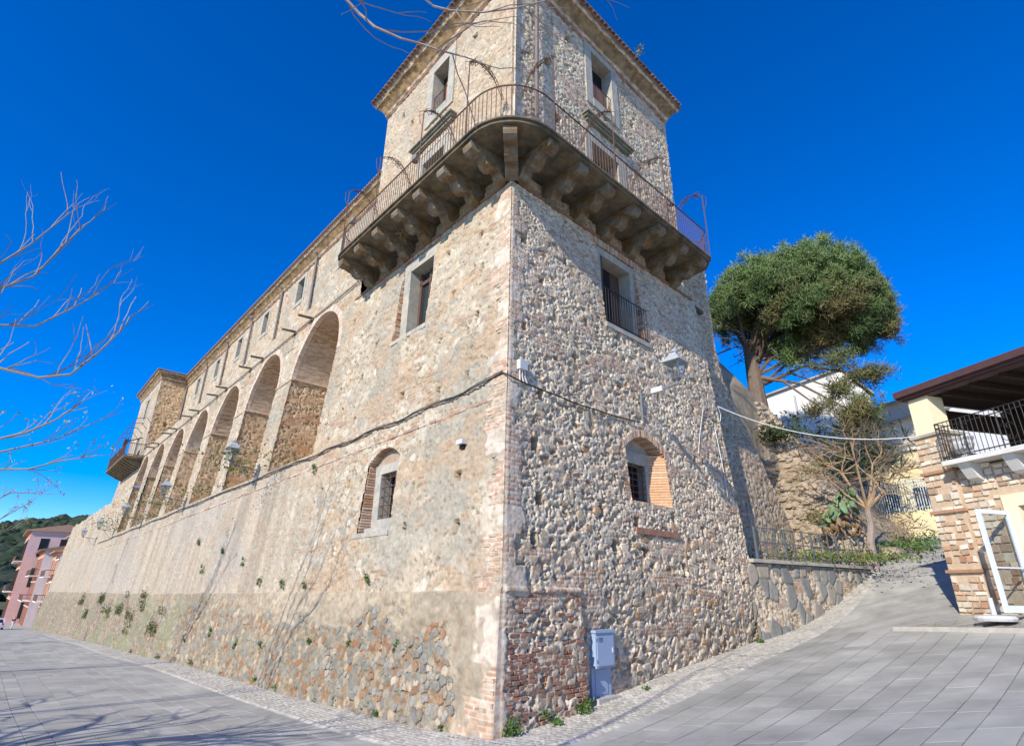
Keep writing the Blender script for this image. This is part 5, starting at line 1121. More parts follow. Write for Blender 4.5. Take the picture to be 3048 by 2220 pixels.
for i, (a_, r_, s_) in enumerate(rk):
    bm2 = bmesh.new(); bmesh.ops.create_icosphere(bm2, subdivisions=2, radius=1); rr3 = random.Random(i)
    for v in bm2.verts: v.co *= .78 + .3 * fbm(np.array(v.co.x * 1.3 + i * 7), np.array(v.co.y * 1.3 + v.co.z), i, 3)
    me = bpy.data.meshes.new('rock'); bm2.to_mesh(me); bm2.free(); me.materials.append(M['rock']); o = bpy.data.objects.new('rock', me); COL.objects.link(o); o.location = Vector(pol(a_, r_, float(HZ(*pol(a_, r_, 0)[:2])) + s_ * .25)); o.scale = (s_ * 1.2, s_, s_ * .75); o.rotation_euler = (0, 0, i)
    tag(o, ['pale rock beside the small bare tree, largest of the front pair', 'second rock from the small bare tree', 'third rock from the small bare tree', 'biggest rock in the row, with flat sloping face', 'fifth rock from the small bare tree', 'sixth rock from the small bare tree', 'seventh rock from the small bare tree', 'last rock of the row, against the yellow wall', 'smallest rock, closest to the small bare tree'][i], 'rock', 'rocks edging the lane')
yc = thing('yucca', 'dark spiky yucca-like bush in the shade under the pine', 'bush', pol(31.5, 29.0, 8.6))
cc_ = np.concatenate([rs_.normal(size=(700, 3)) * np.array([1.3, .8, .7]) + pol(30.6, 28.5, 8.4), rs_.normal(size=(600, 3)) * np.array([1.0, .8, .6]) + pol(33.0, 29, 8.0)]); link('leaves', leaves_mesh('leaves', leaf_quads(cc_, .6, rs_, aspect=9, up=.2), np.array([(.03, .05, .018), (.045, .06, .022), (.02, .035, .012)])[rs_.integers(0, 3, 1300)]), M['leaf'], yc)
VV = []; FF = []; kk = 0; rb3 = np.random.default_rng(55)
bs = bmesh.new(); bmesh.ops.create_icosphere(bs, subdivisions=1, radius=1); ic1 = np.array([v.co[:] for v in bs.verts]); if1 = np.array([[v.index for v in f.verts] for f in bs.faces]); bs.free()
for i in range(2600):
    a_, r_ = rb3.uniform(25.0, 32.0), rb3.uniform(22.8, 28.0); p = pol(a_, r_, 0); z_ = float(HG(p[0], p[1]))
    if z_ < 3.7 or z_ > 10.5: continue
    s_ = rb3.uniform(.08, .22); VV.append(ic1 * rb3.uniform(.7, 1.15, (len(ic1), 1)) * np.array([s_ * 1.3, s_, s_ * .8]) + p + KZ * (z_ + rb3.uniform(-.1, .08))); FF.append(if1 + kk * len(ic1)); kk += 1
me = bpy.data.meshes.new('bank_stones'); me.from_pydata(np.concatenate(VV).tolist(), [], np.concatenate(FF).tolist()); bsn = stuff(link('bank_stones', me, M['rock'])); bsn['label'] = 'loose rubble stones on the bank above the iron fence'; bsn['category'] = 'stones'
for i, (a_, r_, z_, lab) in enumerate(((28.2, 24.6, 6.3, 'olive scrub high on the rubble bank beside the shaded castle wall'), (28.7, 24.0, 4.6, 'olive scrub on the rubble bank, between fence and cactus'))): clump('shrub', lab, pol(a_, r_, z_), 420, .7, .6, .10, OLV + [(.2, .15, .07), (.22, .16, .08)], 1620 + i, 'garden shrubs')
clump('shrub', 'dark leafy shrub at the top of the slope beside the castle wall', pol(27.2, 26.0, 8.4), 900, 1.3, .8, .16, [(.03, .055, .018), (.05, .08, .025)], 1610, 'garden shrubs')

# ---------------- yellow house wall with barred fence, white houses behind
M['yellow'] = mat('pale_yellow_render', (.72, .62, .36), noise=(1.2, .1), bump=(40, .15), col2=(.70, .62, .42))
M['white'] = mat('white_render', (.70, .68, .63), noise=(.9, .12), bump=(40, .15), col2=(.60, .59, .56))
M['rail_pale'] = mat('pale_blue_steel', (.52, .58, .62), rough=.5, noise=(6, .1), bump=None)
def frame(a0, r0, a1, r1):
    p, q = pol(a0, r0, 0), pol(a1, r1, 0); d = (q - p) / np.linalg.norm(q - p); n = np.array([d[1], -d[0], 0]); n = n if n @ (-p) > 0 else -n
    return (lambda s, m, z: p + d * s + n * m + KZ * z), float(np.linalg.norm(q - p))
PY, LY = frame(31.3, 33.5, 37.4, 31.5)
yh = thing('yellow_house', 'pale yellow garden house behind a pale barred fence at the bend of the lane', 'house', PY(LY / 2, 0, 4))
b = MB(); b.fbox(PY, (0, LY + .3), (-.3, 0), (3.2, 5.85)); b.build('garden_wall', M['yellow'], yh)
b = MB(); b.fbox(PY, (.2, LY + .3), (-3.5, -1.5), (4, 8.9)); b.build('wall', M['yellow'], yh)
for s0 in (.9, 2.35): b = MB(); b.fbox(PY, (s0, s0 + .75), (-1.52, -1.45), (5.7, 7.1)); wv = b.build('window', M['glass'], yh); b = MB(); b.fbox(PY, (s0 - .08, s0 + .83), (-1.5, -1.42), (5.6, 5.69)); b.build('sill', M['white'], wv)
b = MB(); b.fbox(PY, (.1, LY + .4), (-3.6, -1.35), (8.92, 9.05)); b.build('roof_slab', M['white'], yh)
fcp = thing('barred_fence', 'pale blue steel barred fence on top of the yellow garden wall', 'fence', PY(0, -.15, 5.86))
me = MB(); me.box((0, 0, .72), (.016, .016, .72)); me = me.mesh('bar'); me.materials.append(M['rail_pale'])
for i in range(int(LY / .115)): o = link('bar', me, None, fcp); o.location = Vector(PY(.05 + i * .115, -.15, 5.86))
for zz_ in (6.0, 7.15): b = MB(); b.tube([PY(0, -.15, zz_), PY(LY, -.15, zz_)], .022, 4); b.build('rail', M['rail_pale'], fcp)
def block_house(name, label, a0, r0, a1, r1, z0, z1, zr, depth, mwall, wins, ridge=.45, roofm='trim'):
    P, L = frame(a0, r0, a1, r1); h = thing(name, label, 'house', P(L / 2, -depth / 2, z0)); b = MB()
    vs = [P(0, 0, z0), P(L, 0, z0), P(L, 0, z1), P(L * ridge, 0, zr), P(0, 0, z1 - .0)]; vs2 = [P(0, -depth, z0), P(L, -depth, z0), P(L, -depth, z1), P(L * ridge, -depth, zr), P(0, -depth, z1)]
    b.add(vs + vs2, [(0, 1, 2, 3, 4), (9, 8, 7, 6, 5), (0, 5, 6, 1), (1, 6, 7, 2), (0, 4, 9, 5)]); b.build('wall', M[mwall], h)
    r = MB(); e = .25
    r.hexa([P(L * ridge, e, zr + .01), P(L + e, e, z1 - .05), P(L + e, -depth, z1 - .05), P(L * ridge, -depth, zr + .01), P(L * ridge, e, zr + .12), P(L + e, e, z1 + .06), P(L + e, -depth, z1 + .06), P(L * ridge, -depth, zr + .12)])
    r.hexa([P(-e, e, z1 - .05), P(L * ridge - .005, e, zr + .01), P(L * ridge - .005, -depth, zr + .01), P(-e, -depth, z1 - .05), P(-e, e, z1 + .06), P(L * ridge - .005, e, zr + .12), P(L * ridge - .005, -depth, zr + .12), P(-e, -depth, z1 + .06)])
    r.build('roof', M[roofm], h)
    for s0, s1, w0, w1 in wins: b = MB(); b.fbox(P, (s0, s1), (-.05, .03), (w0, w1)); wv = b.build('window', M['glass'], h); b = MB(); b.fbox(P, (s0 - .12, s1 + .12), (-.05, .08), (w0 - .1, w0 - .003)); b.build('sill', M['white'], wv)
    return h, P, L
hA, PA, LA = block_house('white_house', 'white gabled house rising behind the pine boughs', 24.6, 41, 34.6, 43, 8, 14.9, 16.9, 8, 'white', [(.8, 1.6, 12.6, 13.9), (1.0, 1.9, 10, 11.3)], .80)
b = MB(); b.tube([PA(2.3, .08, 9), PA(2.3, .08, 12.6), PA(2.9, .08, 13.4), PA(2.9, .08, 15.2)], .07, 6); b.build('downpipe', M['lamp_roof'], hA)
b = MB(); b.tube([PA(5.7, .08, 9), PA(5.7, .08, 14.2)], .06, 6); b.build('downpipe', M['lamp_roof'], hA)
hB, PBh, LB_ = block_house('white_annex', 'long low white house between gabled house and the stone-clad house', 33.0, 37, 40, 34, 6, 11.9, 11.95, 6, 'white', [], .5)
b = MB(); b.fbox(PBh, (0, LB_), (-.1, .25), (10.9, 11.05)); b.fbox(PBh, (0, LB_), (-.1, .18), (9.6, 9.75)); b.build('ledge', M['trim'], hB)

# ---------------- stone-clad house with covered terrace, right edge
P0_ = pol(37.0, 18.0, 0); tv = azv(165.0); mv = azv(-105.0)
def PH(t, m, z): return P0_ + tv * t + mv * m + KZ * z
M['clad'] = mat('cladding_mortar', (.52, .40, .28), noise=(6, .2), bump=(30, .4))
M['clad_m'] = mat('cladding_buff_stone', (.56, .45, .33), noise=(8, .25), bump=(30, .4), rnd=.2)
M['clad_w'] = mat('cladding_white_stone', (.66, .58, .47), noise=(8, .2), bump=(30, .4), rnd=.2)
M['clad_t'] = mat('cladding_tan_stone', (.47, .33, .225), noise=(8, .25), bump=(30, .4), rnd=.25)
M['clad_o'] = mat('cladding_orange_brick', (.42, .24, .145), noise=(8, .25), bump=(30, .4), rnd=.25)
M['fascia'] = mat('brown_metal_fascia', (.085, .045, .045), rough=.45, noise=(5, .15), bump=None)
M['dkwood'] = mat('dark_roof_boards', (.035, .022, .016), noise=(6, .3), bump=(20, .3))
M['alu'] = mat('pale_aluminium', (.62, .68, .76), rough=.4, noise=(4, .05), bump=None)
M['cream'] = mat('cream_render', (.78, .68, .47), noise=(2, .08), bump=(40, .15))
hs_ = thing('stone_clad_house', 'stone and brick clad house with covered terrace and white pillar at right edge', 'house', PH(1, 0, 1.7))
zb_ = 1.45
b = MB(); b.fbox(PH, (.0, .78), (-.6, 0), (zb_, 6.05)); b.build('pillar', M['clad'], hs_)
b = MB(); b.fbox(PH, (.76, 1.62), (-.6, -.10), (zb_, 5.1)); b.fbox(PH, (1.62, 6), (-.6, -.10), (4.35, 5.1)); b.fbox(PH, (3.2, 6), (-.6, -.10), (zb_, 4.35)); b.build('wall', M['clad'], hs_)
rc = random.Random(9); nst = 0
smesh = []
for k in range(6):
    b = MB(); q = []
    for sz in (-1, 1):
        for a_, c_ in ((-1, -1), (1, -1), (1, 1), (-1, 1)): q.append((a_ * .5 * rc.uniform(.82, 1), c_ * .5, sz * .5 * rc.uniform(.8, 1)))
    b.hexa(q); smesh.append(b)
sm_ = {}
def clad(t, m, z, w, hg, kind):
    global nst
    key = (rc.randrange(6), kind)
    if key not in sm_: me = smesh[key[0]].mesh('cladding_stone'); me.materials.append(M[kind]); sm_[key] = me
    o = link('cladding_stone', sm_[key], None, hs_); o.location = Vector(PH(t, m, z)); o.rotation_euler = (0, rc.uniform(-.1, .1), math.atan2(tv[1], tv[0])); o.scale = (w, .06, hg); nst += 1
for (t0, t1, m_, za, zb2) in ((.0, .78, .0, 1.6, 6.0), (.78, 1.62, -.10, 1.6, 5.05), (1.62, 2.9, -.10, 4.55, 5.05)):
    z = za
    while z < zb2:
        hg = rc.uniform(.09, .2); t = t0 + .02
        while t < t1 - .04:
            w = min(rc.uniform(.1, .3), t1 - t)
            if rc.random() < .86 and nst < 285 and not (m_ == 0 and (abs(z - 5.1) < .12 or abs(z - 2.72) < .1)): clad(t + w / 2, m_ + rc.uniform(0, .015), z + hg / 2, w * .9, hg * .86, rc.choice(['clad_w', 'clad_w', 'clad_t', 'clad_w', 'clad_m'] if z > 3.3 else ['clad_o', 'clad_t', 'clad_w', 'clad_w', 'clad_m', 'clad_t']))
            t += w
        z += hg
for zz_ in (5.08, 4.1, 2.70): b = MB(); b.fbox(PH, (-.04, .82), (-.62, .07), (zz_, zz_ + .07)); b.build('brick_band', M['clad_o'], hs_)
b = MB(); b.fbox(PH, (-.06, .84), (-.66, .06), (6.05, 6.12)); b.build('pillar_cap', M['trim'], hs_)
b = MB(); b.fbox(PH, (.08, .62), (-.55, -.02), (6.12, 7.12)); b.build('white_pillar', M['cream'], hs_)
# balcony floor, corbels, railing
b = MB(); b.fbox(PH, (.86, 6), (-3, .42), (5.15, 5.26)); b.build('terrace_slab', M['white'], hs_)
for t in (1.15, 2.15, 3.15, 4.15): b = MB(); b.hexa([PH(t, -.1, 4.72), PH(t + .26, -.1, 4.72), PH(t + .26, .12, 4.80), PH(t, .12, 4.80), PH(t, -.1, 5.148), PH(t + .26, -.1, 5.148), PH(t + .26, .34, 5.148), PH(t, .34, 5.148)]); b.build('corbel', M['white'], hs_)
rg = MB()
for m0 in np.arange(-.05, .40, .1): rg.tube([PH(.9, m0, 5.26), PH(.9, m0, 6.2)], .011, 4)
for t in np.arange(.9, 6, .11): rg.tube([PH(t, .38, 5.26), PH(t, .38, 6.2)], .010 if int(t * 9.1) % 7 else .022, 4)
for zz_ in (5.34, 6.08, 6.2): rg.tube([PH(.9, -.05, zz_), PH(.9, .38, zz_), PH(6, .38, zz_)], .014, 4)
for tc in (1.55, 2.5, 3.5, 4.5):
    for sx in (-1, 1):
        for zc2, sg in ((5.95, 1), (5.5, -1), (5.72, 1)): rg.tube([PH(tc + sx * .10 * (1 - u / 7) * math.cos(u) + sx * .05, .40, zc2 + sg * .10 * (1 - u / 7) * math.sin(u)) for u in np.linspace(0, 5, 9)], .008, 3)
rg.build('railing', M['iron_dark'], hs_)
# roof over the terrace
b = MB(); b.fbox(PH, (-.02, 7), (-.2, .06), (7.12, 7.20)); b.fbox(PH, (-.07, 7), (.061, .13), (7.16, 7.29)); b.fbox(PH, (-.12, 7), (.131, .21), (7.23, 7.40)); b.fbox(PH, (-.13, -.03), (-3, .13), (7.201, 7.39)); b.build('fascia', M['fascia'], hs_)
b = MB(); b.hexa([PH(-.02, .12, 7.21), PH(7, .12, 7.21), PH(7, -4.5, 7.21), PH(-.02, -4.5, 7.21), PH(-.02, .13, 7.385), PH(7, .13, 7.385), PH(7, -4.5, 8.0), PH(-.02, -4.5, 8.0)]); b.build('roof', M['dkwood'], hs_)
for t in np.arange(.9, 6.5, .7): b = MB(); b.fbox(PH, (t, t + .1), (-4, -.2), (7.04, 7.20)); b.build('rafter', M['dkwood'], hs_)
b = MB(); b.fbox(PH, (-.3, 6.5), (-4.2, -4.0), (5.2, 7.3)); b.fbox(PH, (-.3, -.15), (-4, -.7), (6.6, 7.1)); b.fbox(PH, (-.3, -.15), (-4, -.7), (5.2, 5.9)); b.build('back_wall', M['dkwood'], hs_)
b = MB(); b.fbox(PH, (2.0, 4), (-1.5, -1.44), (6.75, 6.83)); b.build('awning_pole', M['clad_o'], hs_)
# doorway and the open glazed door leaf
b = MB(); b.fbox(PH, (1.62, 1.92), (-.5, -.06), (zb_, 4.35)); b.fbox(PH, (1.92, 3.2), (-.5, -.06), (4.08, 4.35)); b.build('door_surround', M['cream'], hs_)
b = MB(); b.fbox(PH, (1.92, 3.2), (-.62, -.5), (zb_, 4.08)); b.build('doorway', M['glass'], hs_)
def PD(s, n, z): return PH(1.72, 0, 0) + mv * s + tv * n + KZ * z
leaf = MB(); z0_, z1_ = 1.86, 3.98
leaf.fbox(PD, (0.0, .09), (-.03, .03), (z0_, z1_)); leaf.fbox(PD, (.86, .95), (-.03, .03), (z0_, z1_)); leaf.fbox(PD, (.09, .86), (-.028, .028), (z0_, z0_ + .14)); leaf.fbox(PD, (.09, .86), (-.028, .028), (z1_ - .09, z1_)); leaf = leaf.build('door_leaf', M['alu'], hs_)
b = MB(); b.add([PD(.09, 0, z0_ + .14), PD(.86, 0, z0_ + .14), PD(.86, 0, z1_ - .09), PD(.09, 0, z1_ - .09)], [(0, 1, 2, 3)]); b.build('pane', M['clear'], leaf)
b = MB(); b.tube([PD(.03, .06, 2.75), PD(.9, .06, 2.75)], .02, 5); b.build('push_bar', M['alu'], leaf)
M['cyan'] = mat('cyan_sticker', (.02, .45, .62), rough=.5, noise=(3, .05), bump=None)
b = MB(); b.fbox(PH, (2.0, 2.5), (-.498, -.49), (2.95, 3.12)); b.build('sticker', M['cyan'], hs_)
ur = thing('garden_urn', 'white footed urn behind the terrace railing of the stone-clad house', 'urn', PH(1.25, .1, 5.26))
b = MB(); b.lathe(PH(1.25, .1, 5.26), [(.14, 0), (.14, .05), (.06, .1), (.08, .16), (.20, .24), (.24, .36), (.22, .44), (.26, .5), (.26, .53)], 14); b.build('bowl', M['white_plastic'], ur)
b = MB(); b.lathe(PH(1.55, 1.05, gz(PH(1.55, 1.05, 0)) + .10), [(.36, 0), (.38, .05), (.34, .10), (.05, .12), (.045, .45)], 18); tag(b.build('parasol_base', M['white_plastic']), 'round white parasol base on the pavement by the open glass door', 'parasol base')
# kerb and pavement of that house
kb = []
for t in np.arange(-.35, 7, .35): kb.append(t)
b = MB()
for i in range(len(kb) - 1):
    q = [PH(kb[i], 1.75, 0), PH(kb[i + 1], 1.75, 0), PH(kb[i + 1], -.2, 0), PH(kb[i], -.2, 0)]; b.hexa([p + KZ * (gz(p) - .1) for p in q] + [p + KZ * (gz(q[0] if k in (0, 3) else q[1]) + .11) for k, p in enumerate(q)])
struct(b.build('kerb', M['conc']))
# ================================================================== LEFT: BARE STREET TREES
M['pale_twig'] = mat('pale_grey_twig', (.25, .21, .17), noise=(12, .25), bump=(40, .2))
def tz(az, r, tan): return pol(az, r, 2.14 + tan * r)
def street_tree(label, base, forks, boughs, seed, mtw, up=.35, rb=.045, extra=10, crown=(3.0, 5.5), leafy=0, subs=3, zr=(.3, 1.2)):
    rs2 = np.random.default_rng(seed); base = np.array(base, float); base[2] = gz(base)
    t = thing('bare_tree', label, 'tree', base, 'bare street trees'); b = MB(); fk = base + np.array(forks, float)
    b.tube([base - KZ * .3, base + KZ * .4, (base + fk) / 2 + rs2.normal(size=3) * .08, fk], [.17, .13, .11, .085], 9); b.build('trunk', M['twig'], t)
    b = MB(); tips = []
    for pts, r in boughs:
        pts = [np.array(p) for p in pts]; allp = [fk, fk + (pts[0] - fk) * .5 + KZ * .25] + pts; n = len(allp); b.tube(allp, [r * 1.15, r * 1.1] + [r * (1 - .55 * i / max(1, len(pts) - 1)) for i in range(len(pts))], 6, caps=False)
        for i in range(2, n - 1):
            for k in range(subs):
                q = allp[i] + (allp[i + 1] - allp[i]) * rs2.uniform(); d = (allp[i + 1] - allp[i]); d /= np.linalg.norm(d); nd = d * .7 + rs2.normal(size=3) * .35 + KZ * up * 1.6; twig_tree(b, q, nd, rs2.uniform(.45, .95), r * .42, int(rs2.integers(0, 3)), rs2, .35, up * .4, 1.0, tips, .65, (1, 2))
        twig_tree(b, allp[-1], allp[-1] - allp[-2], .5, r * .4, 1, rs2, .4, up * .4, 1.0, tips, .7, (2, 2))
    for k in range(extra):
        a = rs2.uniform(0, 2 * math.pi); d = np.array([math.cos(a), math.sin(a), rs2.uniform(*zr)]); twig_tree(b, fk, d, rs2.uniform(1.1, 1.6), rb * .9, 4, rs2, .38, .0, .6, tips, .72, (2, 2))
    b.build('branches', M[mtw], t)
    if leafy and tips:
        tp = np.array(tips); tp = tp[rs2.integers(0, len(tp), leafy)] + rs2.normal(size=(leafy, 3)) * .09; link('buds', leaves_mesh('buds', leaf_quads(tp, .11, rs2), np.array([(.30, .28, .05), (.2, .22, .05), (.35, .33, .12)])[rs2.integers(0, 3, leafy)]), M['leaf'], t)
    return t
street_tree('leafless pale tree whose upswept branches enter from the left edge', (-15.2, 6.6, 0), (.5, .5, 2.9), [
    ([tz(-46.5, 14, .268), tz(-45.0, 13.6, .278), tz(-42.5, 13.3, .276), tz(-40.6, 13.0, .290), tz(-39.3, 12.8, .33), tz(-38.2, 12.6, .374)], .030),
    ([tz(-47.5, 14, .325), tz(-45.9, 13.7, .338), tz(-43.8, 13.5, .350), tz(-42.0, 13.2, .39), tz(-40.5, 13.0, .427)], .024),
    ([tz(-48, 14.2, .37), tz(-46.7, 14, .39), tz(-45.0, 13.8, .425), tz(-43.9, 13.6, .49), tz(-43.0, 13.4, .533)], .024),
    ([tz(-48.6, 14.5, .40), tz(-47.2, 14.2, .43), tz(-46.0, 14, .47), tz(-44.3, 13.8, .545)], .024)], 41, 'pale_twig', .38, extra=16, zr=(-.1, .2), rb=.085)
street_tree('leafless tree with yellow-green buds farther along the left edge', (-23.0, 15.0, 0), (1.0, .8, 3.0), [
    ([tz(-45.5, 24, .160), tz(-43.6, 23.6, .182), tz(-42, 23.2, .198), tz(-40.6, 23, .22), tz(-39.3, 22.8, .252)], .045),
    ([tz(-45, 24, .135), tz(-42.9, 23.6, .143), tz(-41.2, 23.2, .148), tz(-39.6, 23, .163), tz(-37.2, 22.6, .178)], .038),
    ([tz(-45, 24.5, .15), tz(-42.5, 24, .172), tz(-40.2, 23.5, .193), tz(-37.6, 23, .232)], .036)], 42, 'pale_twig', .22, extra=12, leafy=700, zr=(-.1, .2), rb=.085)
street_tree('small leafy-budded tree low at the left edge before the salmon houses', (-40.0, 33.5, 0), (.8, .8, 2.2), [
    ([tz(-44, 50, .06), tz(-42.2, 49.5, .075), tz(-40.5, 49, .105)], .05), ([tz(-44, 50, .08), tz(-41.8, 49, .115), tz(-39.6, 48.5, .118)], .05), ([tz(-44, 50, .05), tz(-42, 49, .06), tz(-41, 49, .07)], .04)], 43, 'pale_twig', .3, extra=8, leafy=3000)
street_tree('bare tree whose twigs hang into the top of the view before the tower', (-6.4, -1.2, 0), (.7, .7, 4.3), [
    ([tz(-30, 4.3, 1.30), tz(-25.5, 4.2, 1.345), tz(-22.5, 4.2, 1.30), tz(-20.2, 4.15, 1.274), tz(-16.5, 4.1, 1.262), tz(-13.9, 4.1, 1.262), tz(-10.2, 4.05, 1.25), tz(-7.4, 4.0, 1.243)], .019),
    ([tz(-20, 4.4, 1.52), tz(-14.5, 4.3, 1.435), tz(-12.5, 4.3, 1.405), tz(-9.8, 4.25, 1.402), tz(-5.1, 4.2, 1.412), tz(0, 4.2, 1.437), tz(4.0, 4.2, 1.46), tz(7.5, 4.2, 1.49)], .014)], 44, 'twig', .02, extra=0, subs=1)
street_tree('bare street tree beyond the left edge, casting branch shadows on the paving', (-10.8, 3.8, 0), (.4, .4, 3.3), [], 45, 'pale_twig', .2, extra=26, zr=(.15, .7), rb=.085)
# ================================================================== FAR STREET: HOUSES, CAR, PERSON, WOODED HILL
M['rosy'] = mat('rosy_render', (.58, .30, .25), noise=(.8, .1), bump=(30, .1)); M['salmon'] = mat('salmon_render', (.62, .25, .14), noise=(.8, .1), bump=(30, .1)); M['orange'] = mat('orange_render', (.66, .27, .11), noise=(.8, .1), bump=(30, .1)); M['pink'] = mat('pink_render', (.62, .42, .38), noise=(.8, .1), bump=(30, .1)); M['shade_white'] = mat('shade_tinted_white_render', (.52, .53, .56), noise=(.8, .1), bump=(30, .1))
def far_house(name, label, s0, s1, n0, zt, wl, floors, roofm='tile', side='shade_white', bal=True):
    """house fronting the street beyond the castle wall; s along the street, front face at n0"""
    zb3 = float(G(*PL((s0 + s1) / 2, n0, 0)[:2])) ; h = thing(name, label, 'house', PL(s0, n0, zb3)); b = MB(); b.fbox(PL, (s0, s1), (n0 - 11, n0), (zb3 - .5, zt)); b.build('wall', M[wl], h)
    b = MB(); b.fbox(PL, (s0 - .03, s0 - .002), (n0 - 11, n0 - .02), (zb3 - .4, zt - .1)); b.build('side_wall', M[side], h)  # thin side sheet with a bluish shade tint put into its colour
    b = MB(); b.hexa([PL(s0 - .5, n0 + .8, zt - .25), PL(s1 + .3, n0 + .8, zt - .25), PL(s1 + .3, n0 - 11.5, zt + .01), PL(s0 - .5, n0 - 11.5, zt + .01), PL(s0 - .5, n0 + .8, zt - .05), PL(s1 + .3, n0 + .8, zt - .05), PL(s1 + .3, n0 - 5.5, zt + 1.4), PL(s0 - .5, n0 - 5.5, zt + 1.4)]); b.build('roof', M[roofm], h)
    fh = (zt - zb3 - .3) / floors; nb = max(2, int((s1 - s0) / 3.0))
    for f_ in range(floors):
        z = zb3 + f_ * fh
        for k in range(nb):
            c = s0 + (k + .5) * (s1 - s0) / nb; b = MB(); b.fbox(PL, (c - .6, c + .6), (n0 - .05, n0 + .05), (z + (.05 if f_ == 0 or bal else .9), z + fh * .74)); wv = b.build('window', M['wood'] if f_ == 0 else M['glass'], h); b = MB(); b.fbox(PL, (c - .75, c + .75), (n0 - .05, n0 + .10), (z + fh * .745, z + fh * .78)); b.build('lintel', M['white'], wv)
        if f_ and bal:
            b = MB(); b.fbox(PL, (s0 + .5, s1 - .5), (n0 - .1, n0 + 1.2), (z - .12, z + .05)); bl = b.build('balcony', M['white'], h); b = MB()
            for q in np.arange(s0 + .55, s1 - .5, .35): b.tube([PL(q, n0 + 1.15, z), PL(q, n0 + 1.15, z + 1.0)], .03, 3)
            b.tube([PL(s0 + .5, n0 - .05, z + 1.0), PL(s0 + .5, n0 + 1.15, z + 1.0), PL(s1 - .5, n0 + 1.15, z + 1.0)], .05, 4); b.build('balcony_railing', M['iron'], bl)
    for k in range(2):
        c = n0 - 2.2 - 3.2 * k
        for f_ in range(floors): b = MB(); b.fbox(PL, (s0 - .08, s0 - .02), (c - 1.0, c + .4), (zb3 + f_ * fh + .9, zb3 + f_ * fh + fh * .78)); b.build('window', M['glass'], h)
    return h, zb3, fh
hh, zb4, fh = far_house('pink_house', 'pink terraced house with side wall in painted bluish shade next to the castle wall end', 105, 113, -2.0, 9.6, 'rosy', 4)
for z_ in (3.0, 6.9): b = MB(); b.hexa([PL(104.2, -1.0, z_), PL(105, -1.0, z_ + .1), PL(105, -13, z_ + .1), PL(104.2, -13, z_), PL(104.2, -1.0, z_ + .15), PL(105, -1.0, z_ + .9), PL(105, -13, z_ + .9), PL(104.2, -13, z_ + .15)]); b.build('tiled_awning', M['salmon'], hh)
b = MB(); b.fbox(PL, (103.6, 105), (-8, -2.2), (3.9, 4.1)); b.fbox(PL, (103.6, 103.75), (-8, -2.2), (4.1, 5.1)); b.build('side_balcony', M['salmon'], hh)
far_house('orange_house', 'orange house with white balconies behind the pink one', 113.3, 124, -1.2, 7.6, 'orange', 3)
far_house('salmon_house', 'salmon house with rounded balcony at the left edge, farthest of the row', 124.3, 140, .2, 8.2, 'salmon', 3)
far_house('tall_house', 'tall salmon house behind the row of coloured houses', 141, 160, 2.5, 12.5, 'salmon', 3, 'tile', 'pink')
# parked car seen from behind
M['car_paint'] = mat('pale_car_paint', (.55, .57, .60), rough=.3, noise=(2, .03), bump=None, spec=.5); M['rubber'] = mat('tyre_rubber', (.02, .02, .02), noise=(5, .2), bump=None); M['tail'] = mat('tail_lamp_red', (.45, .02, .02), rough=.3, noise=(2, .05), bump=None)
cp_ = pol(-40.2, 111, 0); cz = gz(cp_); car = thing('parked_car', 'light car parked in front of the salmon houses at the left edge', 'car', (cp_[0], cp_[1], cz))
def PK(x, y, z): return np.array([cp_[0], cp_[1], cz]) + uL * x + nL * y + KZ * z
b = MB(); prof = [(-2.0, .35), (-2.05, .75), (-1.95, .95), (-1.55, 1.42), (.4, 1.46), (1.1, .98), (1.95, .82), (2.05, .4)]
vs = [PK(x, -.85, z) for x, z in prof] + [PK(x, .85, z) for x, z in prof]; n_ = len(prof); b.add(vs, [tuple(range(n_)), tuple(range(2 * n_ - 1, n_ - 1, -1))] + [(i, (i + 1) % n_, n_ + (i + 1) % n_, n_ + i) for i in range(n_)]); b.build('body', M['car_paint'], car)
b = MB(); b.hexa([PK(-1.98, -.68, .98), PK(-1.98, .68, .98), PK(-1.62, .6, 1.38), PK(-1.62, -.6, 1.38), PK(-1.94, -.68, .97), PK(-1.94, .68, .97), PK(-1.58, .6, 1.37), PK(-1.58, -.6, 1.37)]); b.build('rear_window', M['glass'], car)
for y in (-.86, .86): b = MB(); b.hexa([PK(-1.5, y - .01, .95), PK(.9, y - .01, .95), PK(.9, y + .01, .95), PK(-1.5, y + .01, .95), PK(-1.3, y - .01, 1.36), PK(.35, y - .01, 1.36), PK(.35, y + .01, 1.36), PK(-1.3, y + .01, 1.36)]); b.build('side_window', M['glass'], car)
for x in (-1.3, 1.3):
    for y in (-.8, .8): b = MB(); b.lathe(PK(x, y - .1, .32), [(.32, 0), (.32, .2)], 14, ax=(uL, KZ, nL)); b.build('wheel', M['rubber'], car)
for y in (-.7, .7): b = MB(); b.fbox(PK, (-2.07, -2.0), (y - .1, y + .1), (.72, .92)); b.build('tail_light', M['tail'], car)
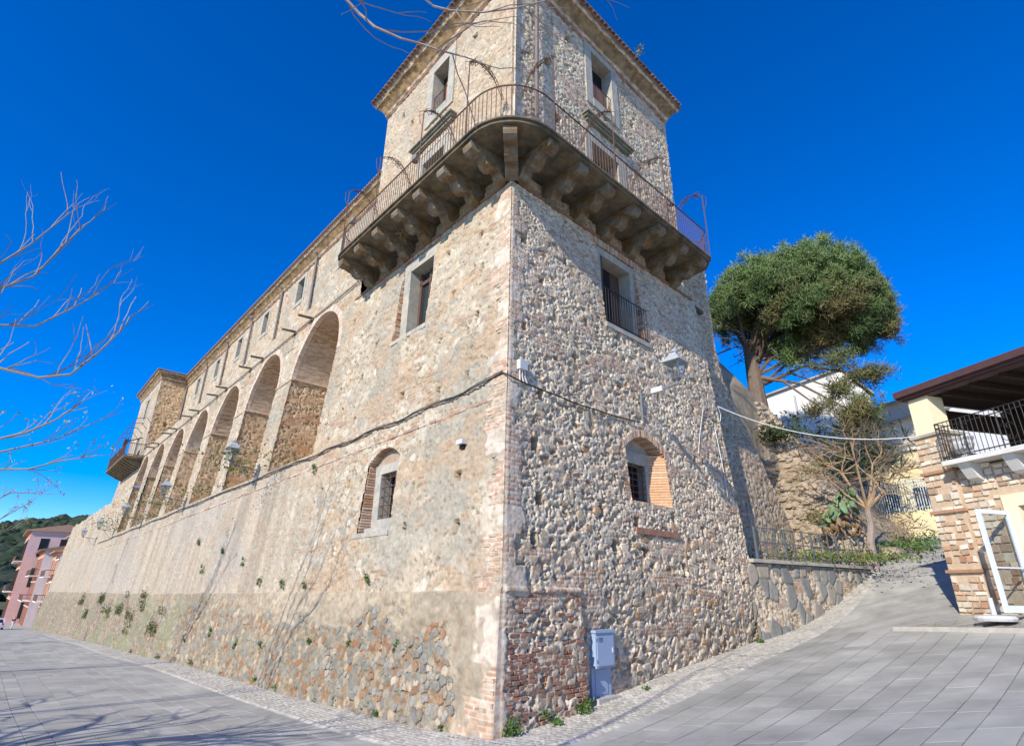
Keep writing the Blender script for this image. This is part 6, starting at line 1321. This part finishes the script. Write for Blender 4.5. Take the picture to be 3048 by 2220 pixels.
# pedestrian, far away: one skinned body with clothes as its children
pp_ = pol(-39.25, 108, 0); pz = gz(pp_); per = thing('person', 'distant person in dark jacket and pale trousers walking along the street', 'person', (pp_[0], pp_[1], pz))
def skin(name, joints, edges, m, parent):
    me = bpy.data.meshes.new(name); me.from_pydata([tuple(float(c) for c in j[0]) for j in joints], edges, []); o = bpy.data.objects.new(name, me); COL.objects.link(o); o.parent = parent; me.materials.append(m)
    md = o.modifiers.new('skin', 'SKIN'); sv = me.skin_vertices[0].data
    for i, j in enumerate(joints): sv[i].radius = (j[1], j[1])
    sv[0].use_root = True; sd = o.modifiers.new('sub', 'SUBSURF'); sd.levels = 1; sd.render_levels = 1; return o
M['skin'] = mat('skin', (.45, .28, .2), noise=(5, .05), bump=None); M['jacket'] = mat('dark_jacket', (.03, .03, .04), noise=(8, .2), bump=None); M['trousers'] = mat('pale_trousers', (.5, .5, .48), noise=(8, .1), bump=None)
J = [((0, 0, .95), .13), ((0, 0, 1.2), .15), ((0, 0, 1.42), .14), ((0, .02, 1.52), .055), ((0, .03, 1.64), .095), ((0, .04, 1.75), .07), ((-.2, 0, 1.42), .06), ((-.26, .05, 1.15), .045), ((-.24, .15, .92), .035), ((.2, 0, 1.42), .06), ((.26, -.05, 1.15), .045), ((.24, .05, .92), .035), ((-.1, 0, .88), .09), ((-.11, .14, .48), .06), ((-.11, .12, .08), .045), ((-.11, .26, .04), .04), ((.1, 0, .88), .09), ((.11, -.08, .48), .06), ((.11, -.26, .1), .045), ((.11, -.14, .04), .04)]
E_ = [(0, 1), (1, 2), (2, 3), (3, 4), (4, 5), (2, 6), (6, 7), (7, 8), (2, 9), (9, 10), (10, 11), (0, 12), (12, 13), (13, 14), (14, 15), (0, 16), (16, 17), (17, 18), (18, 19)]
skin('body', J, E_, M['skin'], per)
JJ = [(J[i][0], J[i][1] + .018) for i in (0, 1, 2, 6, 7, 9, 10)]; skin('jacket', JJ, [(0, 1), (1, 2), (2, 3), (3, 4), (2, 5), (5, 6)], M['jacket'], per)
JT = [(J[i][0], J[i][1] + .015) for i in (0, 12, 13, 14, 16, 17, 18)]; skin('trousers', JT, [(0, 1), (1, 2), (2, 3), (0, 4), (4, 5), (5, 6)], M['trousers'], per)
# wooded hill
M['wood_hill'] = mat('hill_scrub', attr=True, noise=(.12, .3), bump=None); M['hill_soil'] = mat('hill_soil', (.10, .11, .05), noise=(.05, .3), bump=None)
hz_az = np.radians(np.linspace(-62, -20, 90)); hr_ = np.linspace(170, 560, 50); Az, Rr = np.meshgrid(hz_az, hr_); X, Y = Rr * np.sin(Az), Rr * np.cos(Az)
def hillz(az, r): 
    top = 34 + 8 * np.sin((az + 40) * .12) + 1.6 * (az + 38) * .35 + 3 * vn(az * .5, az * 0, 5); return -4 + top * sstep(170, 430, r) + 2 * fbm(r / 30, az / 3, 6, 3)
struct(link('hill', grid_mesh('hill', np.stack([X, Y, hillz(np.degrees(Az), Rr)], -1), smooth=True), M['hill_soil']))
rs3 = np.random.default_rng(8); bs = bmesh.new(); bmesh.ops.create_icosphere(bs, subdivisions=2, radius=1); ico = np.array([v.co[:] for v in bs.verts]); icf = np.array([[v.index for v in f.verts] for f in bs.faces]); bs.free()
VV, FF, CC = [], [], []; nt = 1500
for i in range(nt):
    a_ = rs3.uniform(-50, -29); r_ = rs3.uniform(200, 440); z_ = float(hillz(np.array(a_), np.array(r_))); s_ = rs3.uniform(1.6, 4.2) * (1.3 if r_ > 410 else 1)
    lump = .72 + .5 * vn(ico[:, 0] * 2.3 + i, ico[:, 1] * 2.3 + ico[:, 2] * 1.7, i); VV.append(ico * lump[:, None] * np.array([s_, s_, s_ * .85]) + pol(a_, r_, z_ + s_ * .5)); FF.append(icf + i * len(ico)); CC.append(np.tile(np.array([(.018, .034, .014), (.026, .045, .018), (.036, .052, .022), (.02, .03, .018)])[rs3.integers(4)] * rs3.uniform(.8, 1.25), (len(ico), 1)))
VV = np.concatenate(VV); FF = np.concatenate(FF); me = bpy.data.meshes.new('wood'); me.from_pydata(VV.tolist(), [], FF.tolist()); a = me.color_attributes.new('Col', 'FLOAT_COLOR', 'POINT'); cc = np.ones((len(VV), 4), np.float32); cc[:, :3] = np.concatenate(CC); a.data.foreach_set('color', cc.ravel())
wd = stuff(link('hill_wood', me, M['wood_hill'])); wd['label'] = 'dark green wood covering the distant hill'; wd['category'] = 'wood'
